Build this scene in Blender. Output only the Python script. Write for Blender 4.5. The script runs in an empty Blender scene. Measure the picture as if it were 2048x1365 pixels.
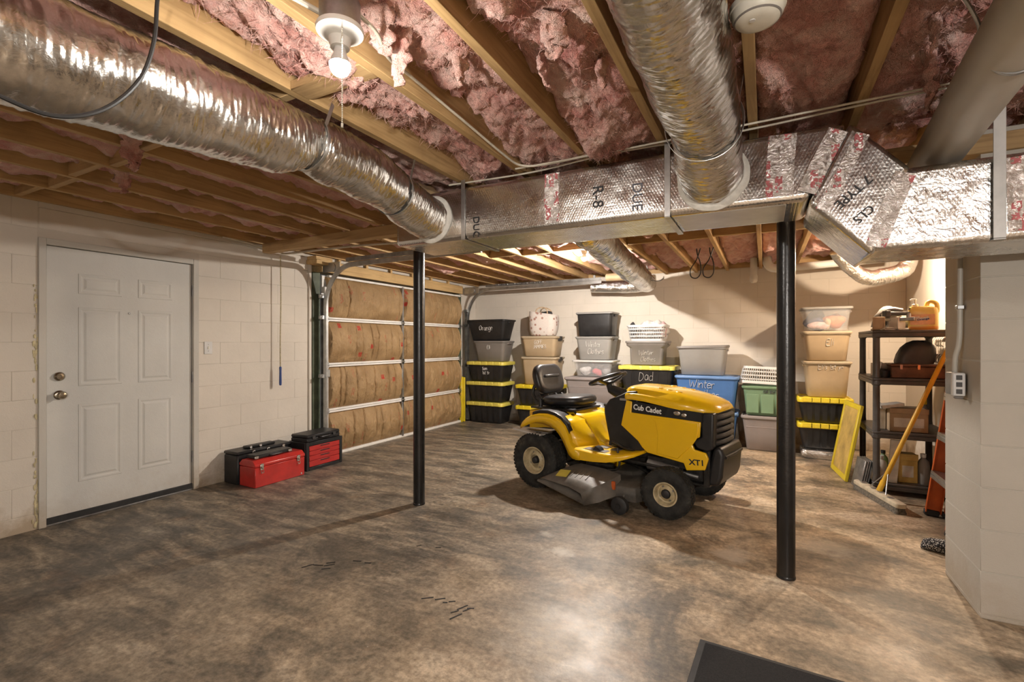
import bpy, bmesh, math, random
from mathutils import Vector, Matrix, Euler, noise

# ------------------------------------------------------------------ camera, world, exposure
scene = bpy.context.scene
COL = scene.collection
FPX, HORIZON, CAMZ = 955.0, 686.0, 1.33            # focal length (px), horizon row, eye height
YAW = math.atan(506.0 / FPX)
cam_data = bpy.data.cameras.new('camera')
cam_data.sensor_width = 36.0
cam_data.lens = FPX / 2048.0 * 36.0
cam_data.shift_y = (HORIZON - 682.5) / 2048.0
cam_data.clip_start = 0.05
cam = bpy.data.objects.new('camera', cam_data)
cam.location = (0, 0, CAMZ)
cam.rotation_euler = (math.pi / 2, 0, YAW)
COL.objects.link(cam)
scene.camera = cam

world = bpy.data.worlds.new('world')
scene.world = world
world.use_nodes = True
world.node_tree.nodes['Background'].inputs[0].default_value = (0.9, 0.92, 1.0, 1)
world.node_tree.nodes['Background'].inputs[1].default_value = 0.05
vs = scene.view_settings
vs.view_transform = 'Standard'
vs.look = 'None'
vs.exposure = 0.5
vs.gamma = 1.0
vs.use_curve_mapping = False
BULB_SEEN, BULB_BACK, BULB_SIDE, BULB_FILL = 1000.0, 7000.0, 3000.0, 6200.0   # radiance of the bulbs; the last is an added fill

scene.cycles.adaptive_threshold = 0.025
scene.cycles.max_bounces = 7
scene.cycles.diffuse_bounces = 4
scene.cycles.glossy_bounces = 3
scene.cycles.transparent_max_bounces = 8
scene.cycles.caustics_reflective = False
scene.cycles.caustics_refractive = False
scene.cycles.sample_clamp_indirect = 4.0

PI = math.pi
R = math.radians
rnd = random.Random(7)

# ------------------------------------------------------------------ mesh helpers
class MB:
    def __init__(s):
        s.v = []; s.f = []
    def add(s, vs, fs, M=None):
        o = len(s.v)
        for p in vs:
            p = Vector(p)
            s.v.append(M @ p if M is not None else p)
        s.f += [tuple(i + o for i in f) for f in fs]
        return s
    def box(s, x0, x1, y0, y1, z0, z1, c=0.0, M=None):
        cx, cy, cz = (x0 + x1) / 2, (y0 + y1) / 2, (z0 + z1) / 2
        a, b, d = abs(x1 - x0) / 2, abs(y1 - y0) / 2, abs(z1 - z0) / 2
        c = min(c, a * .9, b * .9, d * .9)
        if c <= 0:
            vs = [(cx + i * a, cy + j * b, cz + k * d) for i in (-1, 1) for j in (-1, 1) for k in (-1, 1)]
            fs = [(0, 1, 3, 2), (4, 6, 7, 5), (0, 4, 5, 1), (2, 3, 7, 6), (0, 2, 6, 4), (1, 5, 7, 3)]
            return s.add(vs, fs, M)
        vs = []; ix = {}
        for i in (-1, 1):
            for j in (-1, 1):
                for k in (-1, 1):
                    ix[i, j, k] = len(vs)
                    vs += [(cx + i * a, cy + j * (b - c), cz + k * (d - c)),
                           (cx + i * (a - c), cy + j * b, cz + k * (d - c)),
                           (cx + i * (a - c), cy + j * (b - c), cz + k * d)]
        fs = []
        for i in (-1, 1):
            fs.append([ix[i, j, k] for j, k in ((-1, -1), (1, -1), (1, 1), (-1, 1))])
            fs.append([ix[j, i, k] + 1 for j, k in ((-1, -1), (1, -1), (1, 1), (-1, 1))])
            fs.append([ix[j, k, i] + 2 for j, k in ((-1, -1), (1, -1), (1, 1), (-1, 1))])
            for j in (-1, 1):
                fs.append([ix[i, j, -1], ix[i, j, 1], ix[i, j, 1] + 1, ix[i, j, -1] + 1])
                fs.append([ix[i, -1, j], ix[i, 1, j], ix[i, 1, j] + 2, ix[i, -1, j] + 2])
                fs.append([ix[-1, i, j] + 1, ix[1, i, j] + 1, ix[1, i, j] + 2, ix[-1, i, j] + 2])
                for k in (-1, 1):
                    q = ix[i, j, k]; fs.append([q, q + 1, q + 2])
        return s.add(vs, fs, M)
    def cyl(s, p0, p1, r0, r1=None, n=16, caps=True, M=None):
        return s.tube([p0, p1], [r0, r0 if r1 is None else r1], n, caps, M)
    def tube(s, pts, r, n=8, caps=True, M=None, closed=False, flat=1.0, up=None):
        pts = [Vector(p) for p in pts]; m = len(pts)
        rr = r if isinstance(r, (list, tuple)) else [r] * m
        t0 = (pts[1] - pts[0]).normalized()
        a = Vector(up) if up else (Vector((0, 0, 1)) if abs(t0.z) < .9 else Vector((1, 0, 0)))
        vs = []; fs = []
        nrm = (a - t0 * a.dot(t0)).normalized()
        for i, p in enumerate(pts):
            if closed:
                t = (pts[(i + 1) % m] - pts[i - 1]).normalized()
            else:
                t = (pts[min(i + 1, m - 1)] - pts[max(i - 1, 0)]).normalized()
            nrm = nrm - t * nrm.dot(t)
            nrm = nrm.normalized() if nrm.length > 1e-6 else t.orthogonal().normalized()
            b = t.cross(nrm)
            for k in range(n):
                an = 2 * PI * k / n
                vs.append(p + (nrm * math.cos(an) * flat + b * math.sin(an)) * rr[i])
        for i in range(m if closed else m - 1):
            i2 = (i + 1) % m
            for k in range(n):
                k2 = (k + 1) % n
                fs.append((i * n + k, i * n + k2, i2 * n + k2, i2 * n + k))
        if caps and not closed:
            fs.append(tuple(range(n))[::-1]); fs.append(tuple((m - 1) * n + k for k in range(n)))
        return s.add(vs, fs, M)
    def lathe(s, prof, n=24, M=None, caps=True):                 # profile (r, h) about local z
        vs = []; fs = []
        m = len(prof)
        for r, hh in prof:
            for k in range(n):
                an = 2 * PI * k / n
                vs.append((r * math.cos(an), r * math.sin(an), hh))
        for i in range(m - 1):
            for k in range(n):
                k2 = (k + 1) % n
                fs.append((i * n + k, i * n + k2, (i + 1) * n + k2, (i + 1) * n + k))
        if caps and prof[0][0] > 1e-5: fs.append(tuple(range(n))[::-1])
        if caps and prof[-1][0] > 1e-5: fs.append(tuple((m - 1) * n + k for k in range(n)))
        return s.add(vs, fs, M)
    def loft(s, loops, cap0=True, cap1=True, M=None):
        n = len(loops[0]); vs = [p for l in loops for p in l]; fs = []
        for i in range(len(loops) - 1):
            for k in range(n):
                k2 = (k + 1) % n
                fs.append((i * n + k, i * n + k2, (i + 1) * n + k2, (i + 1) * n + k))
        if cap0: fs.append(tuple(range(n))[::-1])
        if cap1: fs.append(tuple((len(loops) - 1) * n + k for k in range(n)))
        return s.add(vs, fs, M)
    def prism(s, poly, y0, y1, M=None):               # polygon in x-z, extruded along y
        return s.loft([[(x, y0, z) for x, z in poly], [(x, y1, z) for x, z in poly]], M=M)
    def grid(s, rows, M=None):                        # rows of points -> open sheet
        m = len(rows[0]); vs = [p for r_ in rows for p in r_]; fs = []
        for i in range(len(rows) - 1):
            for k in range(m - 1):
                fs.append((i * m + k, i * m + k + 1, (i + 1) * m + k + 1, (i + 1) * m + k))
        return s.add(vs, fs, M)
    def ball(s, c, rx, ry=None, rz=None, n=14, m=9, M=None, jit=0, seed=0, sc=8):
        ry = rx if ry is None else ry; rz = rx if rz is None else rz
        vs = [(c[0], c[1], c[2] - rz)]; fs = []
        for i in range(1, m):
            ph = -PI / 2 + PI * i / m
            for k in range(n):
                an = 2 * PI * k / n
                vs.append((c[0] + rx * math.cos(ph) * math.cos(an), c[1] + ry * math.cos(ph) * math.sin(an), c[2] + rz * math.sin(ph)))
        vs.append((c[0], c[1], c[2] + rz))
        if jit:
            out = []
            for p in vs:
                p = Vector(p); d = p - Vector(c)
                f = 1 + jit * noise.noise(p * sc + Vector((seed, seed * 2.3, 0)))
                out.append(Vector(c) + d * f)
            vs = out
        for k in range(n):
            k2 = (k + 1) % n
            fs.append((0, 1 + k2, 1 + k))
            for i in range(m - 2):
                a = 1 + i * n
                fs.append((a + k, a + k2, a + n + k2, a + n + k))
            a = 1 + (m - 2) * n
            fs.append((a + k, a + k2, len(vs) - 1))
        return s.add(vs, fs, M)
    def mesh(s, name, mat=None, angle=38, normals=True):
        me = bpy.data.meshes.new(name)
        me.from_pydata([tuple(p) for p in s.v], [], s.f)
        if normals:
            bm = bmesh.new(); bm.from_mesh(me)
            bmesh.ops.recalc_face_normals(bm, faces=bm.faces)
            bm.to_mesh(me); bm.free()
        me.polygons.foreach_set('use_smooth', [True] * len(me.polygons))
        me.set_sharp_from_angle(angle=R(angle))
        if mat: me.materials.append(mat)
        me.update()
        return me
    def obj(s, name, mat=None, parent=None, loc=None, rot=None, angle=38, normals=True):
        return link(name, s.mesh(name, mat, angle, normals), parent, loc, rot)

def link(name, data, parent=None, loc=None, rot=None):
    o = bpy.data.objects.new(name, data)
    COL.objects.link(o)
    if parent is not None: o.parent = parent
    if loc is not None: o.location = loc
    if rot is not None: o.rotation_euler = rot
    return o
def tag(o, label, cat, group=None, kind=None):
    o['label'] = label; o['category'] = cat
    if group: o['group'] = group
    if kind: o['kind'] = kind
    return o
def thing(name, label, cat, loc=(0, 0, 0), rz=0.0, group=None):
    o = link(name, None, None, loc, (0, 0, rz))
    o.empty_display_size = .1
    return tag(o, label, cat, group)
def struct(o):
    o['kind'] = 'structure'; return o
def bevel(o, w, seg=2, ang=40):
    m = o.modifiers.new('bevel', 'BEVEL'); m.width = w; m.segments = seg; m.limit_method = 'ANGLE'; m.angle_limit = R(ang)
    return o
def subsurf(o, lv=1):
    m = o.modifiers.new('subsurf', 'SUBSURF'); m.levels = lv; m.render_levels = lv
    return o
def copy_thing(root, loc, rz=None, label=None):
    c = root.copy(); COL.objects.link(c); c.location = loc
    if rz is not None: c.rotation_euler = (0, 0, rz)
    if label: c['label'] = label
    for ch in list(root.children):
        d = ch.copy(); COL.objects.link(d); d.parent = c
        for g in list(ch.children):
            e = g.copy(); COL.objects.link(e); e.parent = d
    return c
def rrect(w, d, r, n=4):
    out = []
    for sx, sy, a0 in ((1, 1, 0), (-1, 1, PI / 2), (-1, -1, PI), (1, -1, 1.5 * PI)):
        for k in range(n + 1):
            a = a0 + PI / 2 * k / n
            out.append((sx * (w / 2 - r) + r * math.cos(a), sy * (d / 2 - r) + r * math.sin(a)))
    return out
def at(pts, z): return [(x, y, z) for x, y in pts]
def T(x=0, y=0, z=0): return Matrix.Translation((x, y, z))
def RX(a): return Matrix.Rotation(a, 4, 'X')
def RY(a): return Matrix.Rotation(a, 4, 'Y')
def RZ(a): return Matrix.Rotation(a, 4, 'Z')
def curve(pts, n=8):                                   # Catmull-Rom through points
    P = [Vector(p) for p in pts]; P = [P[0] * 2 - P[1]] + P + [P[-1] * 2 - P[-2]]
    out = []
    for i in range(1, len(P) - 2):
        a, b, c, d = P[i - 1:i + 3]
        for k in range(n):
            t = k / n
            out.append(.5 * ((2 * b) + (c - a) * t + (2 * a - 5 * b + 4 * c - d) * t * t + (3 * b - a - 3 * c + d) * t ** 3))
    out.append(P[-2])
    return out

# ------------------------------------------------------------------ materials
class NT:
    def __init__(s, name):
        s.m = bpy.data.materials.new(name); s.m.use_nodes = True
        s.t = s.m.node_tree; s.b = s.t.nodes['Principled BSDF']; s.out = s.t.nodes['Material Output']
        s.pos = s.t.nodes.new('ShaderNodeNewGeometry').outputs['Position']
        s.obc = None
    def n(s, typ, **kw):
        nd = s.t.nodes.new(typ)
        for k, v in kw.items(): setattr(nd, k, v)
        return nd
    def l(s, a, b): s.t.links.new(a, b)
    def set(s, nd, key, v):
        i = nd.inputs[key]
        if hasattr(v, 'links'): s.l(v, i)
        else: i.default_value = v
    def map(s, scale=(1, 1, 1), rot=(0, 0, 0), loc=(0, 0, 0), src=None):
        m = s.n('ShaderNodeMapping'); s.l(src or s.pos, m.inputs['Vector'])
        m.inputs['Scale'].default_value = scale; m.inputs['Rotation'].default_value = rot; m.inputs['Location'].default_value = loc
        return m.outputs[0]
    def noise(s, scale=5, detail=4, rough=.5, vec=None, dist=0.0):
        nd = s.n('ShaderNodeTexNoise'); s.l(vec or s.pos, nd.inputs['Vector'])
        nd.inputs['Scale'].default_value = scale; nd.inputs['Detail'].default_value = detail
        nd.inputs['Roughness'].default_value = rough; nd.inputs['Distortion'].default_value = dist
        return nd.outputs['Fac']
    def voro(s, scale=5, vec=None, feature='F1', dist='EUCLIDEAN', rand=1.0, out='Distance'):
        nd = s.n('ShaderNodeTexVoronoi', feature=feature, distance=dist); s.l(vec or s.pos, nd.inputs['Vector'])
        nd.inputs['Scale'].default_value = scale; nd.inputs['Randomness'].default_value = rand
        return nd.outputs[out]
    def wave(s, scale=5, vec=None, dist=0.0, direction='X', detail=2, dscale=1.0):
        nd = s.n('ShaderNodeTexWave', bands_direction=direction); s.l(vec or s.pos, nd.inputs['Vector'])
        nd.inputs['Scale'].default_value = scale; nd.inputs['Distortion'].default_value = dist
        nd.inputs['Detail'].default_value = detail; nd.inputs['Detail Scale'].default_value = dscale
        return nd.outputs['Fac']
    def ramp(s, fac, stops, interp='LINEAR'):
        nd = s.n('ShaderNodeValToRGB'); s.l(fac, nd.inputs[0]); cr = nd.color_ramp; cr.interpolation = interp
        while len(cr.elements) < len(stops): cr.elements.new(.5)
        for e, (p, c) in zip(cr.elements, stops):
            e.position = p; e.color = (c, c, c, 1) if isinstance(c, (int, float)) else (*c, 1)
        return nd.outputs[0]
    def mix(s, fac, a, b, blend='MIX'):
        nd = s.n('ShaderNodeMix', data_type='RGBA', blend_type=blend)
        for k, v in ((0, fac), (6, a), (7, b)):
            i = nd.inputs[k]
            if hasattr(v, 'links'): s.l(v, i)
            elif k == 0: i.default_value = v
            else: i.default_value = (*v, 1) if len(v) == 3 else v
        return nd.outputs[2]
    def math(s, op, a, b=None, clamp=False):
        nd = s.n('ShaderNodeMath', operation=op); nd.use_clamp = clamp
        for k, v in ((0, a), (1, b)):
            if v is None: continue
            if hasattr(v, 'links'): s.l(v, nd.inputs[k])
            else: nd.inputs[k].default_value = v
        return nd.outputs[0]
    def bump(s, hgt, strength=.3, dist=.01, prev=None):
        nd = s.n('ShaderNodeBump'); s.l(hgt, nd.inputs['Height'])
        nd.inputs['Strength'].default_value = strength; nd.inputs['Distance'].default_value = dist
        if prev is not None: s.l(prev, nd.inputs['Normal'])
        s.l(nd.outputs[0], s.b.inputs['Normal'])
        return nd.outputs[0]
    def base(s, v):
        if hasattr(v, 'links'): s.l(v, s.b.inputs['Base Color'])
        else: s.b.inputs['Base Color'].default_value = (*v, 1)
    def p(s, **kw):
        names = dict(rough='Roughness', metal='Metallic', coat='Coat Weight', coatr='Coat Roughness', trans='Transmission Weight',
                     ior='IOR', alpha='Alpha', sheen='Sheen Weight', spec='Specular IOR Level', sss='Subsurface Weight')
        for k, v in kw.items(): s.set(s.b, names[k], v)
        return s

def mat(name, col, rough=.5, metal=0.0, var=.12, vs=6, bump=0.0, bs=80, col2=None, stretch=(1, 1, 1), coat=0.0, sheen=0.0, spec=.5, bd=.004):
    t = NT(name)
    vec = t.map(stretch) if stretch != (1, 1, 1) else t.pos
    c2 = col2 or tuple(c * (1 - var * 2) for c in col)
    c1 = col if col2 else tuple(min(1, c * (1 + var)) for c in col)
    t.base(t.ramp(t.noise(vs, 5, .6, vec), [(.3, c2), (.7, c1)]))
    t.p(rough=rough, metal=metal, coat=coat, sheen=sheen, spec=spec)
    if bump: t.bump(t.noise(bs, 3, .6, vec), bump, bd)
    return t.m
def emit_mat(name, col, strength):
    t = NT(name); t.base(col); t.p(rough=.3)
    t.b.inputs['Emission Color'].default_value = (*col, 1); t.b.inputs['Emission Strength'].default_value = strength
    return t.m

# ------------------------------------------------------------------ surface materials
def floor_mat():
    t = NT('concrete floor')
    big = t.noise(.55, 6, .62, dist=.3)
    med = t.noise(2.1, 6, .68, t.map((1, 1.5, 1), (0, 0, .5)), dist=.45)
    strk = t.noise(3.2, 5, .7, t.map((.7, 2.6, 1), (0, 0, -.45)), dist=.4)
    fine = t.noise(30, 4, .75)
    tan = t.ramp(med, [(.36, (.14, .117, .085)), (.46, (.28, .222, .155)), (.54, (.405, .315, .217)), (.66, (.59, .485, .36))])
    gry = t.ramp(strk, [(.36, (.070, .063, .053)), (.47, (.14, .122, .098)), (.56, (.225, .188, .14)), (.68, (.37, .31, .235))])
    # the older, greyer pour lies towards the entry door, the tan one towards the pier
    sx = t.n('ShaderNodeSeparateXYZ'); t.l(t.pos, sx.inputs[0])
    g = t.math('ADD', t.math('MULTIPLY', sx.outputs[0], .26), 1.0)
    g = t.math('ADD', g, t.math('MULTIPLY', t.math('SUBTRACT', big, .5), 2.6))
    side = t.ramp(g, [(.25, 0.0), (.95, 1.0)])
    c = t.mix(side, gry, tan)
    spots = t.ramp(t.noise(1.3, 6, .72, t.map((1, 1.3, 1), (0, 0, .3), (3.1, 1.7, 0))), [(.60, 0.0), (.72, .75)])
    c = t.mix(spots, c, (.46, .40, .31))
    dark = t.ramp(t.noise(1.15, 6, .7, t.map((1.2, 1, 1), (0, 0, .2), (9.3, 4.2, 0)), dist=.5), [(.53, 0.0), (.64, .8)])
    c = t.mix(dark, c, (.085, .076, .063))
    rust = t.ramp(t.noise(2.4, 6, .65, t.map((1, 1, 1), (0, 0, 0), (5.3, 8.1, 0))), [(.58, 0.0), (.75, .5)])
    c = t.mix(rust, c, (.25, .135, .065))
    c = t.mix(.6, c, t.ramp(fine, [(.35, (.2, .185, .16)), (.65, (.80, .78, .75))]), 'OVERLAY')
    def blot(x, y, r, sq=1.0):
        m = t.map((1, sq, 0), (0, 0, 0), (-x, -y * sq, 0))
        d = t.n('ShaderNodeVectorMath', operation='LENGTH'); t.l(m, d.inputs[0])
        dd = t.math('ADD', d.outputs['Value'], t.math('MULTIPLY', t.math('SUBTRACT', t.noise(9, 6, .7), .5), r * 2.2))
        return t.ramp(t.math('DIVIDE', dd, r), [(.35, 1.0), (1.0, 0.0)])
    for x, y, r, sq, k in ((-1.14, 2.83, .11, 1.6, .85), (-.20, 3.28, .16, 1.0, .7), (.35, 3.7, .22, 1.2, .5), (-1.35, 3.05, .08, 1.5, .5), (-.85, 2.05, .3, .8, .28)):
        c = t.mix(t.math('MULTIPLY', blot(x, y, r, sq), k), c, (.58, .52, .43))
    speck = t.ramp(t.voro(7.0), [(.0, 1.0), (.035, 0.0)])
    c = t.mix(t.math('MULTIPLY', speck, .5), c, (.7, .66, .58))
    t.base(c)
    t.p(rough=t.ramp(t.noise(2.5, 6, .6), [(.3, .34), (.7, .58)]), spec=.45)
    b = t.bump(t.noise(45, 3, .7), .22, .004)
    t.bump(t.noise(5, 2, .5), .15, .012, b)
    return t.m

def paint_mat(name, col, stain=.5, seed=0):
    t = NT(name)
    c = t.ramp(t.noise(1.7, 6, .6, t.map(loc=(seed, seed, 0))), [(.3, tuple(v * .88 for v in col)), (.7, col)])
    blot = t.ramp(t.noise(7, 6, .7), [(.62, 0.0), (.8, .35)])
    c = t.mix(blot, c, tuple(v * .78 for v in col))
    sx = t.n('ShaderNodeSeparateXYZ'); t.l(t.pos, sx.inputs[0])
    low = t.math('ADD', sx.outputs[2], t.math('MULTIPLY', t.math('SUBTRACT', t.noise(6, 6, .7), .5), .55))
    c = t.mix(t.math('MULTIPLY', t.ramp(low, [(.02, 1.0), (.2, 0.0)]), stain), c, (.34, .25, .15))   # splash-back dirt at the foot
    t.base(c)
    t.p(rough=.72, spec=.3)
    b = t.bump(t.noise(160, 2, .7), .35, .003)
    t.bump(t.noise(26, 3, .6), .25, .005, b)
    return t.m

def wood_mat(name, c1, c2, stretch=(26, 1.4, 26), dark=(.16, .085, .035)):
    t = NT(name)
    v = t.map(stretch)
    g = t.noise(1.0, 7, .62, v, dist=1.2)
    c = t.ramp(g, [(.28, c2), (.5, c1), (.74, tuple(min(1, x * 1.18) for x in c1))])
    st = t.ramp(t.noise(2.2, 5, .6), [(.52, 0.0), (.78, .55)])
    c = t.mix(st, c, dark)
    t.base(c); t.p(rough=.68, spec=.3)
    t.bump(g, .25, .003)
    return t.m

def insul_mat():
    t = NT('pink fibreglass')
    n1 = t.noise(7, 7, .62, dist=.6)
    n2 = t.noise(22, 7, .7, t.map((1, .6, 1), (0, 0, .4)), dist=1.6)
    c = t.ramp(n1, [(.28, (.56, .20, .17)), (.45, (.77, .385, .33)), (.58, (.89, .55, .48)), (.74, (.95, .74, .66))])
    c = t.mix(t.ramp(n2, [(.45, 0.0), (.75, .45)]), c, (.96, .80, .73))
    c = t.mix(t.ramp(t.noise(1.3, 4, .6), [(.55, 0.0), (.75, .3)]), c, (.50, .24, .17))
    t.base(c); t.p(rough=.95, spec=.1, sheen=.3)
    b = t.bump(t.noise(40, 4, .75, dist=1.5), .9, .02)
    t.bump(t.noise(150, 2, .8, t.map((1, .4, 1))), .7, .008, b)
    return t.m

def foil_mat(name, crinkle=1.0, rough=.2, col=(.80, .79, .77), scrim=False):
    t = NT(name)
    n = t.noise(3, 4, .5)
    t.base(t.ramp(n, [(.35, tuple(c * .86 for c in col)), (.65, col)]))
    t.p(metal=1.0, rough=t.ramp(t.noise(9, 5, .6), [(.3, rough * .75), (.7, rough * 1.5)]))
    b = t.bump(t.noise(2.2, 3, .5), .12, .08)
    b = t.bump(t.noise(16, 5, .6, dist=1.6), .16 * crinkle, .02, b)
    if scrim:
        a1 = t.wave(24, t.map((1, 1, 1), (0, .5, 0)), .3, direction='X'); a2 = t.wave(24, t.map((1, 1, 1), (0, -.5, 0)), .3, direction='X')
        t.bump(t.math('MAXIMUM', a1, a2), .10, .004, b)
    else:
        t.bump(t.noise(60, 4, .6, dist=1.0), .2 * crinkle, .006, b)
    return t.m

def flex_mat():
    t = NT('flex duct foil')
    t.base(t.ramp(t.noise(4, 4, .5), [(.35, (.60, .585, .56)), (.65, (.80, .785, .76))]))
    t.p(metal=1.0, rough=t.ramp(t.noise(11, 5, .6), [(.3, .13), (.7, .26)]))
    t.bump(t.noise(60, 5, .6, dist=1.2), .22, .006)
    return t.m

def kraft_mat():
    t = NT('kraft paper facing')
    c = t.ramp(t.noise(4, 6, .6), [(.3, (.27, .168, .075)), (.7, (.44, .295, .15))])
    pl = t.map((0, 1, 1))
    sq = t.math('LESS_THAN', t.voro(4.6, t.map((0, 1, 1), (0, 0, 0), (0, .3, .35)), dist='CHEBYCHEV', rand=.8), .13)
    c = t.mix(t.math('MULTIPLY', sq, t.ramp(t.noise(60, 2, .5), [(.40, .45), (.48, 1.0)])), c, (.40, .035, .02))
    txt = t.math('LESS_THAN', t.voro(5.2, t.map((0, 1.6, .62), (0, 0, 0), (0, 1.13, .2)), dist='CHEBYCHEV', rand=.8), .17)
    tx = t.math('MULTIPLY', txt, t.math('GREATER_THAN', t.noise(52, 2, .5, t.map((0, 1.8, .7))), .53))
    c = t.mix(t.math('MULTIPLY', tx, .75), c, (.42, .08, .045))
    t.base(c); t.p(rough=.55, spec=.35)
    b = t.bump(t.noise(14, 6, .6, t.map((1, 1, .7)), dist=1.4), .7, .03)
    t.bump(t.noise(46, 5, .6, dist=2), .35, .01, b)
    return t.m

def print_tape_mat():
    t = NT('printed foil tape')
    txt = t.math('LESS_THAN', t.voro(9, t.map((2.6, 1, 1.0)), dist='CHEBYCHEV', rand=.6), .34)
    tx = t.math('MULTIPLY', txt, t.math('GREATER_THAN', t.noise(80, 2, .5), .49))
    blk = t.math('LESS_THAN', t.voro(6.5, t.map((1.5, 1, 1), (0, 0, 0), (.4, 0, .7)), dist='CHEBYCHEV', rand=.5), .10)
    m = t.math('MAXIMUM', t.math('MULTIPLY', tx, .8), t.math('MULTIPLY', blk, .85))
    t.base(t.mix(m, (.72, .68, .66), (.50, .035, .05)))
    t.p(metal=t.math('SUBTRACT', 1.0, m), rough=.24)
    t.bump(t.noise(30, 5, .65, dist=2.5), .6, .012)
    return t.m

def tire_mat():
    t = NT('tyre rubber')
    c = t.ramp(t.noise(14, 6, .65), [(.35, (.014, .014, .013)), (.6, (.035, .034, .030)), (.8, (.12, .105, .08))])
    t.base(c); t.p(rough=.78, spec=.35); t.bump(t.noise(70, 5, .7), .4, .006)
    return t.m

def floral_mat():
    t = NT('floral bag cloth')
    f = t.voro(14, None, rand=1.0)
    c = t.mix(t.ramp(f, [(.22, 1.0), (.32, 0.0)]), (.62, .565, .52), (.34, .19, .15))
    c = t.mix(t.ramp(t.voro(25, t.map(loc=(1, 2, 3))), [(.10, .8), (.17, 0.0)]), c, (.45, .42, .40))
    t.base(c); t.p(rough=.85, spec=.2); t.bump(t.noise(25, 4, .6), .4, .01)
    return t.m

def knit_mat():
    t = NT('black and white knit')
    w = t.voro(120, t.map((1, 1, 1)))
    t.base(t.ramp(w, [(.28, (.62, .60, .58)), (.46, (.018, .018, .02))])); t.p(rough=.9)
    t.bump(w, .8, .006)
    return t.m

def clear_mat():
    t = NT('clear plastic')
    t.base((.90, .91, .92)); t.p(rough=.08, trans=.0, spec=.5, alpha=.15)
    return t.m

M = {}
M['floor'] = floor_mat()
M['wall'] = paint_mat('painted block', (.72, .66, .575), .75)
M['pier'] = paint_mat('painted pier block', (.56, .525, .46), .35, 3)
M['mortar'] = paint_mat('painted joints', (.66, .605, .525), .6, 5)
M['pmortar'] = paint_mat('pier joints', (.60, .575, .51), .4, 7)
M['wood'] = wood_mat('joist pine', (.48, .315, .145), (.30, .18, .075))
M['woodx'] = wood_mat('cross pine', (.48, .32, .155), (.30, .185, .085), (1.4, 26, 26))
M['woody'] = wood_mat('pale pine', (.60, .41, .19), (.42, .26, .11), (30, 1.6, 30), (.30, .18, .08))
M['deck'] = mat('subfloor', (.22, .13, .065), .8, var=.3)
M['insul'] = insul_mat()
M['foil'] = foil_mat('foil wrap', 1.3, .2)
M['scrim'] = foil_mat('scrim foil', .7, .19, scrim=True)
M['scrim2'] = foil_mat('creased scrim foil', 2.2, .23, scrim=True)
M['flex'] = flex_mat()
M['foilsmall'] = foil_mat('crinkled foil', 3.5, .2)
M['tape'] = print_tape_mat()
M['pale_foil'] = mat('pale foil', (.70, .68, .63), .35, .35, .08, bump=.2, bs=40)
M['mastic'] = mat('mastic', (.74, .72, .66), .6, 0, .1, 20, .5, 60)
M['strap'] = mat('galvanised strap', (.62, .62, .61), .32, .9, .12, 15)
M['galvp'] = mat('dull zinc strap', (.50, .50, .49), .55, .5, .08, 10)
M['galv'] = mat('galvanised steel', (.52, .53, .53), .38, .95, .15, 12)
M['steel'] = mat('dull steel', (.36, .36, .355), .45, .9, .2, 12)
M['chrome'] = mat('chrome', (.78, .77, .74), .16, 1.0, .06)
M['brass'] = mat('antique nickel', (.42, .37, .29), .25, 1.0, .1, 30)
M['pvc'] = mat('pvc pipe', (.48, .45, .39), .42, 0, .06, 3)
M['pvcw'] = mat('white pvc', (.74, .72, .67), .4, 0, .06, 5)
M['white'] = mat('white plastic', (.66, .65, .63), .42, 0, .05, 8)
M['ivory'] = mat('aged white plastic', (.70, .68, .59), .38, 0, .08, 12)
M['door'] = paint_mat('white door paint', (.66, .65, .61), .22, 11)
M['frame'] = paint_mat('white frame paint', (.60, .575, .52), .5, 13)
M['rubber'] = mat('black rubber', (.022, .022, .022), .6, 0, .2, 20)
M['postblk'] = mat('black gloss paint', (.012, .012, .013), .27, 0, .3, 9, .25, 60, spec=.6)
M['blkplastic'] = mat('black plastic', (.018, .018, .019), .42, 0, .2, 12, .15, 120)
M['blkseat'] = mat('black vinyl', (.020, .019, .020), .34, 0, .15, 12, .1, 200)
M['darkgrey'] = mat('charcoal plastic', (.045, .043, .042), .5, 0, .2, 10)
M['shelfgrey'] = mat('dark grey shelf plastic', (.075, .068, .063), .42, 0, .15, 10)
M['ybright'] = mat('yellow lid plastic', (.72, .56, .025), .4, 0, .06, 8)
M['ypale'] = mat('pale yellow lid plastic', (.70, .60, .11), .4, 0, .06, 8)
M['mower'] = mat('yellow mower paint', (.88, .53, .007), .22, 0, .03, 3, coat=.7, spec=.5)
M['grey1'] = mat('grey tote', (.20, .184, .168), .45, 0, .06, 5)
M['grey2'] = mat('silver grey tote', (.28, .272, .255), .42, 0, .05, 5)
M['grey3'] = mat('mauve grey tote', (.27, .238, .228), .45, 0, .06, 5)
M['tanbin'] = mat('tan tote', (.43, .325, .20), .48, 0, .05, 5)
M['tanlid'] = mat('pale tan tote', (.48, .395, .275), .45, 0, .05, 5)
M['blue'] = mat('blue tote', (.065, .17, .42), .42, 0, .06, 5)
M['bluel'] = mat('light blue lid', (.13, .25, .50), .42, 0, .06, 5)
M['green'] = mat('sage green tote', (.17, .28, .165), .48, 0, .06, 5)
M['clear'] = clear_mat()
M['lens'] = mat('smoked lens', (.03, .03, .03), .08, 0, .1)
M['chalk'] = mat('white marker', (.84, .83, .80), .7, 0, .08, 40)
M['ink'] = mat('black print', (.02, .02, .022), .6, 0, .1)
M['inkgrey'] = mat('grey print', (.10, .10, .12), .6, 0, .1)
M['red'] = mat('red enamel', (.50, .028, .022), .33, 0, .12, 8, coat=.3)
M['redp'] = mat('red plastic', (.50, .035, .03), .4, 0, .08, 8)
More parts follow.
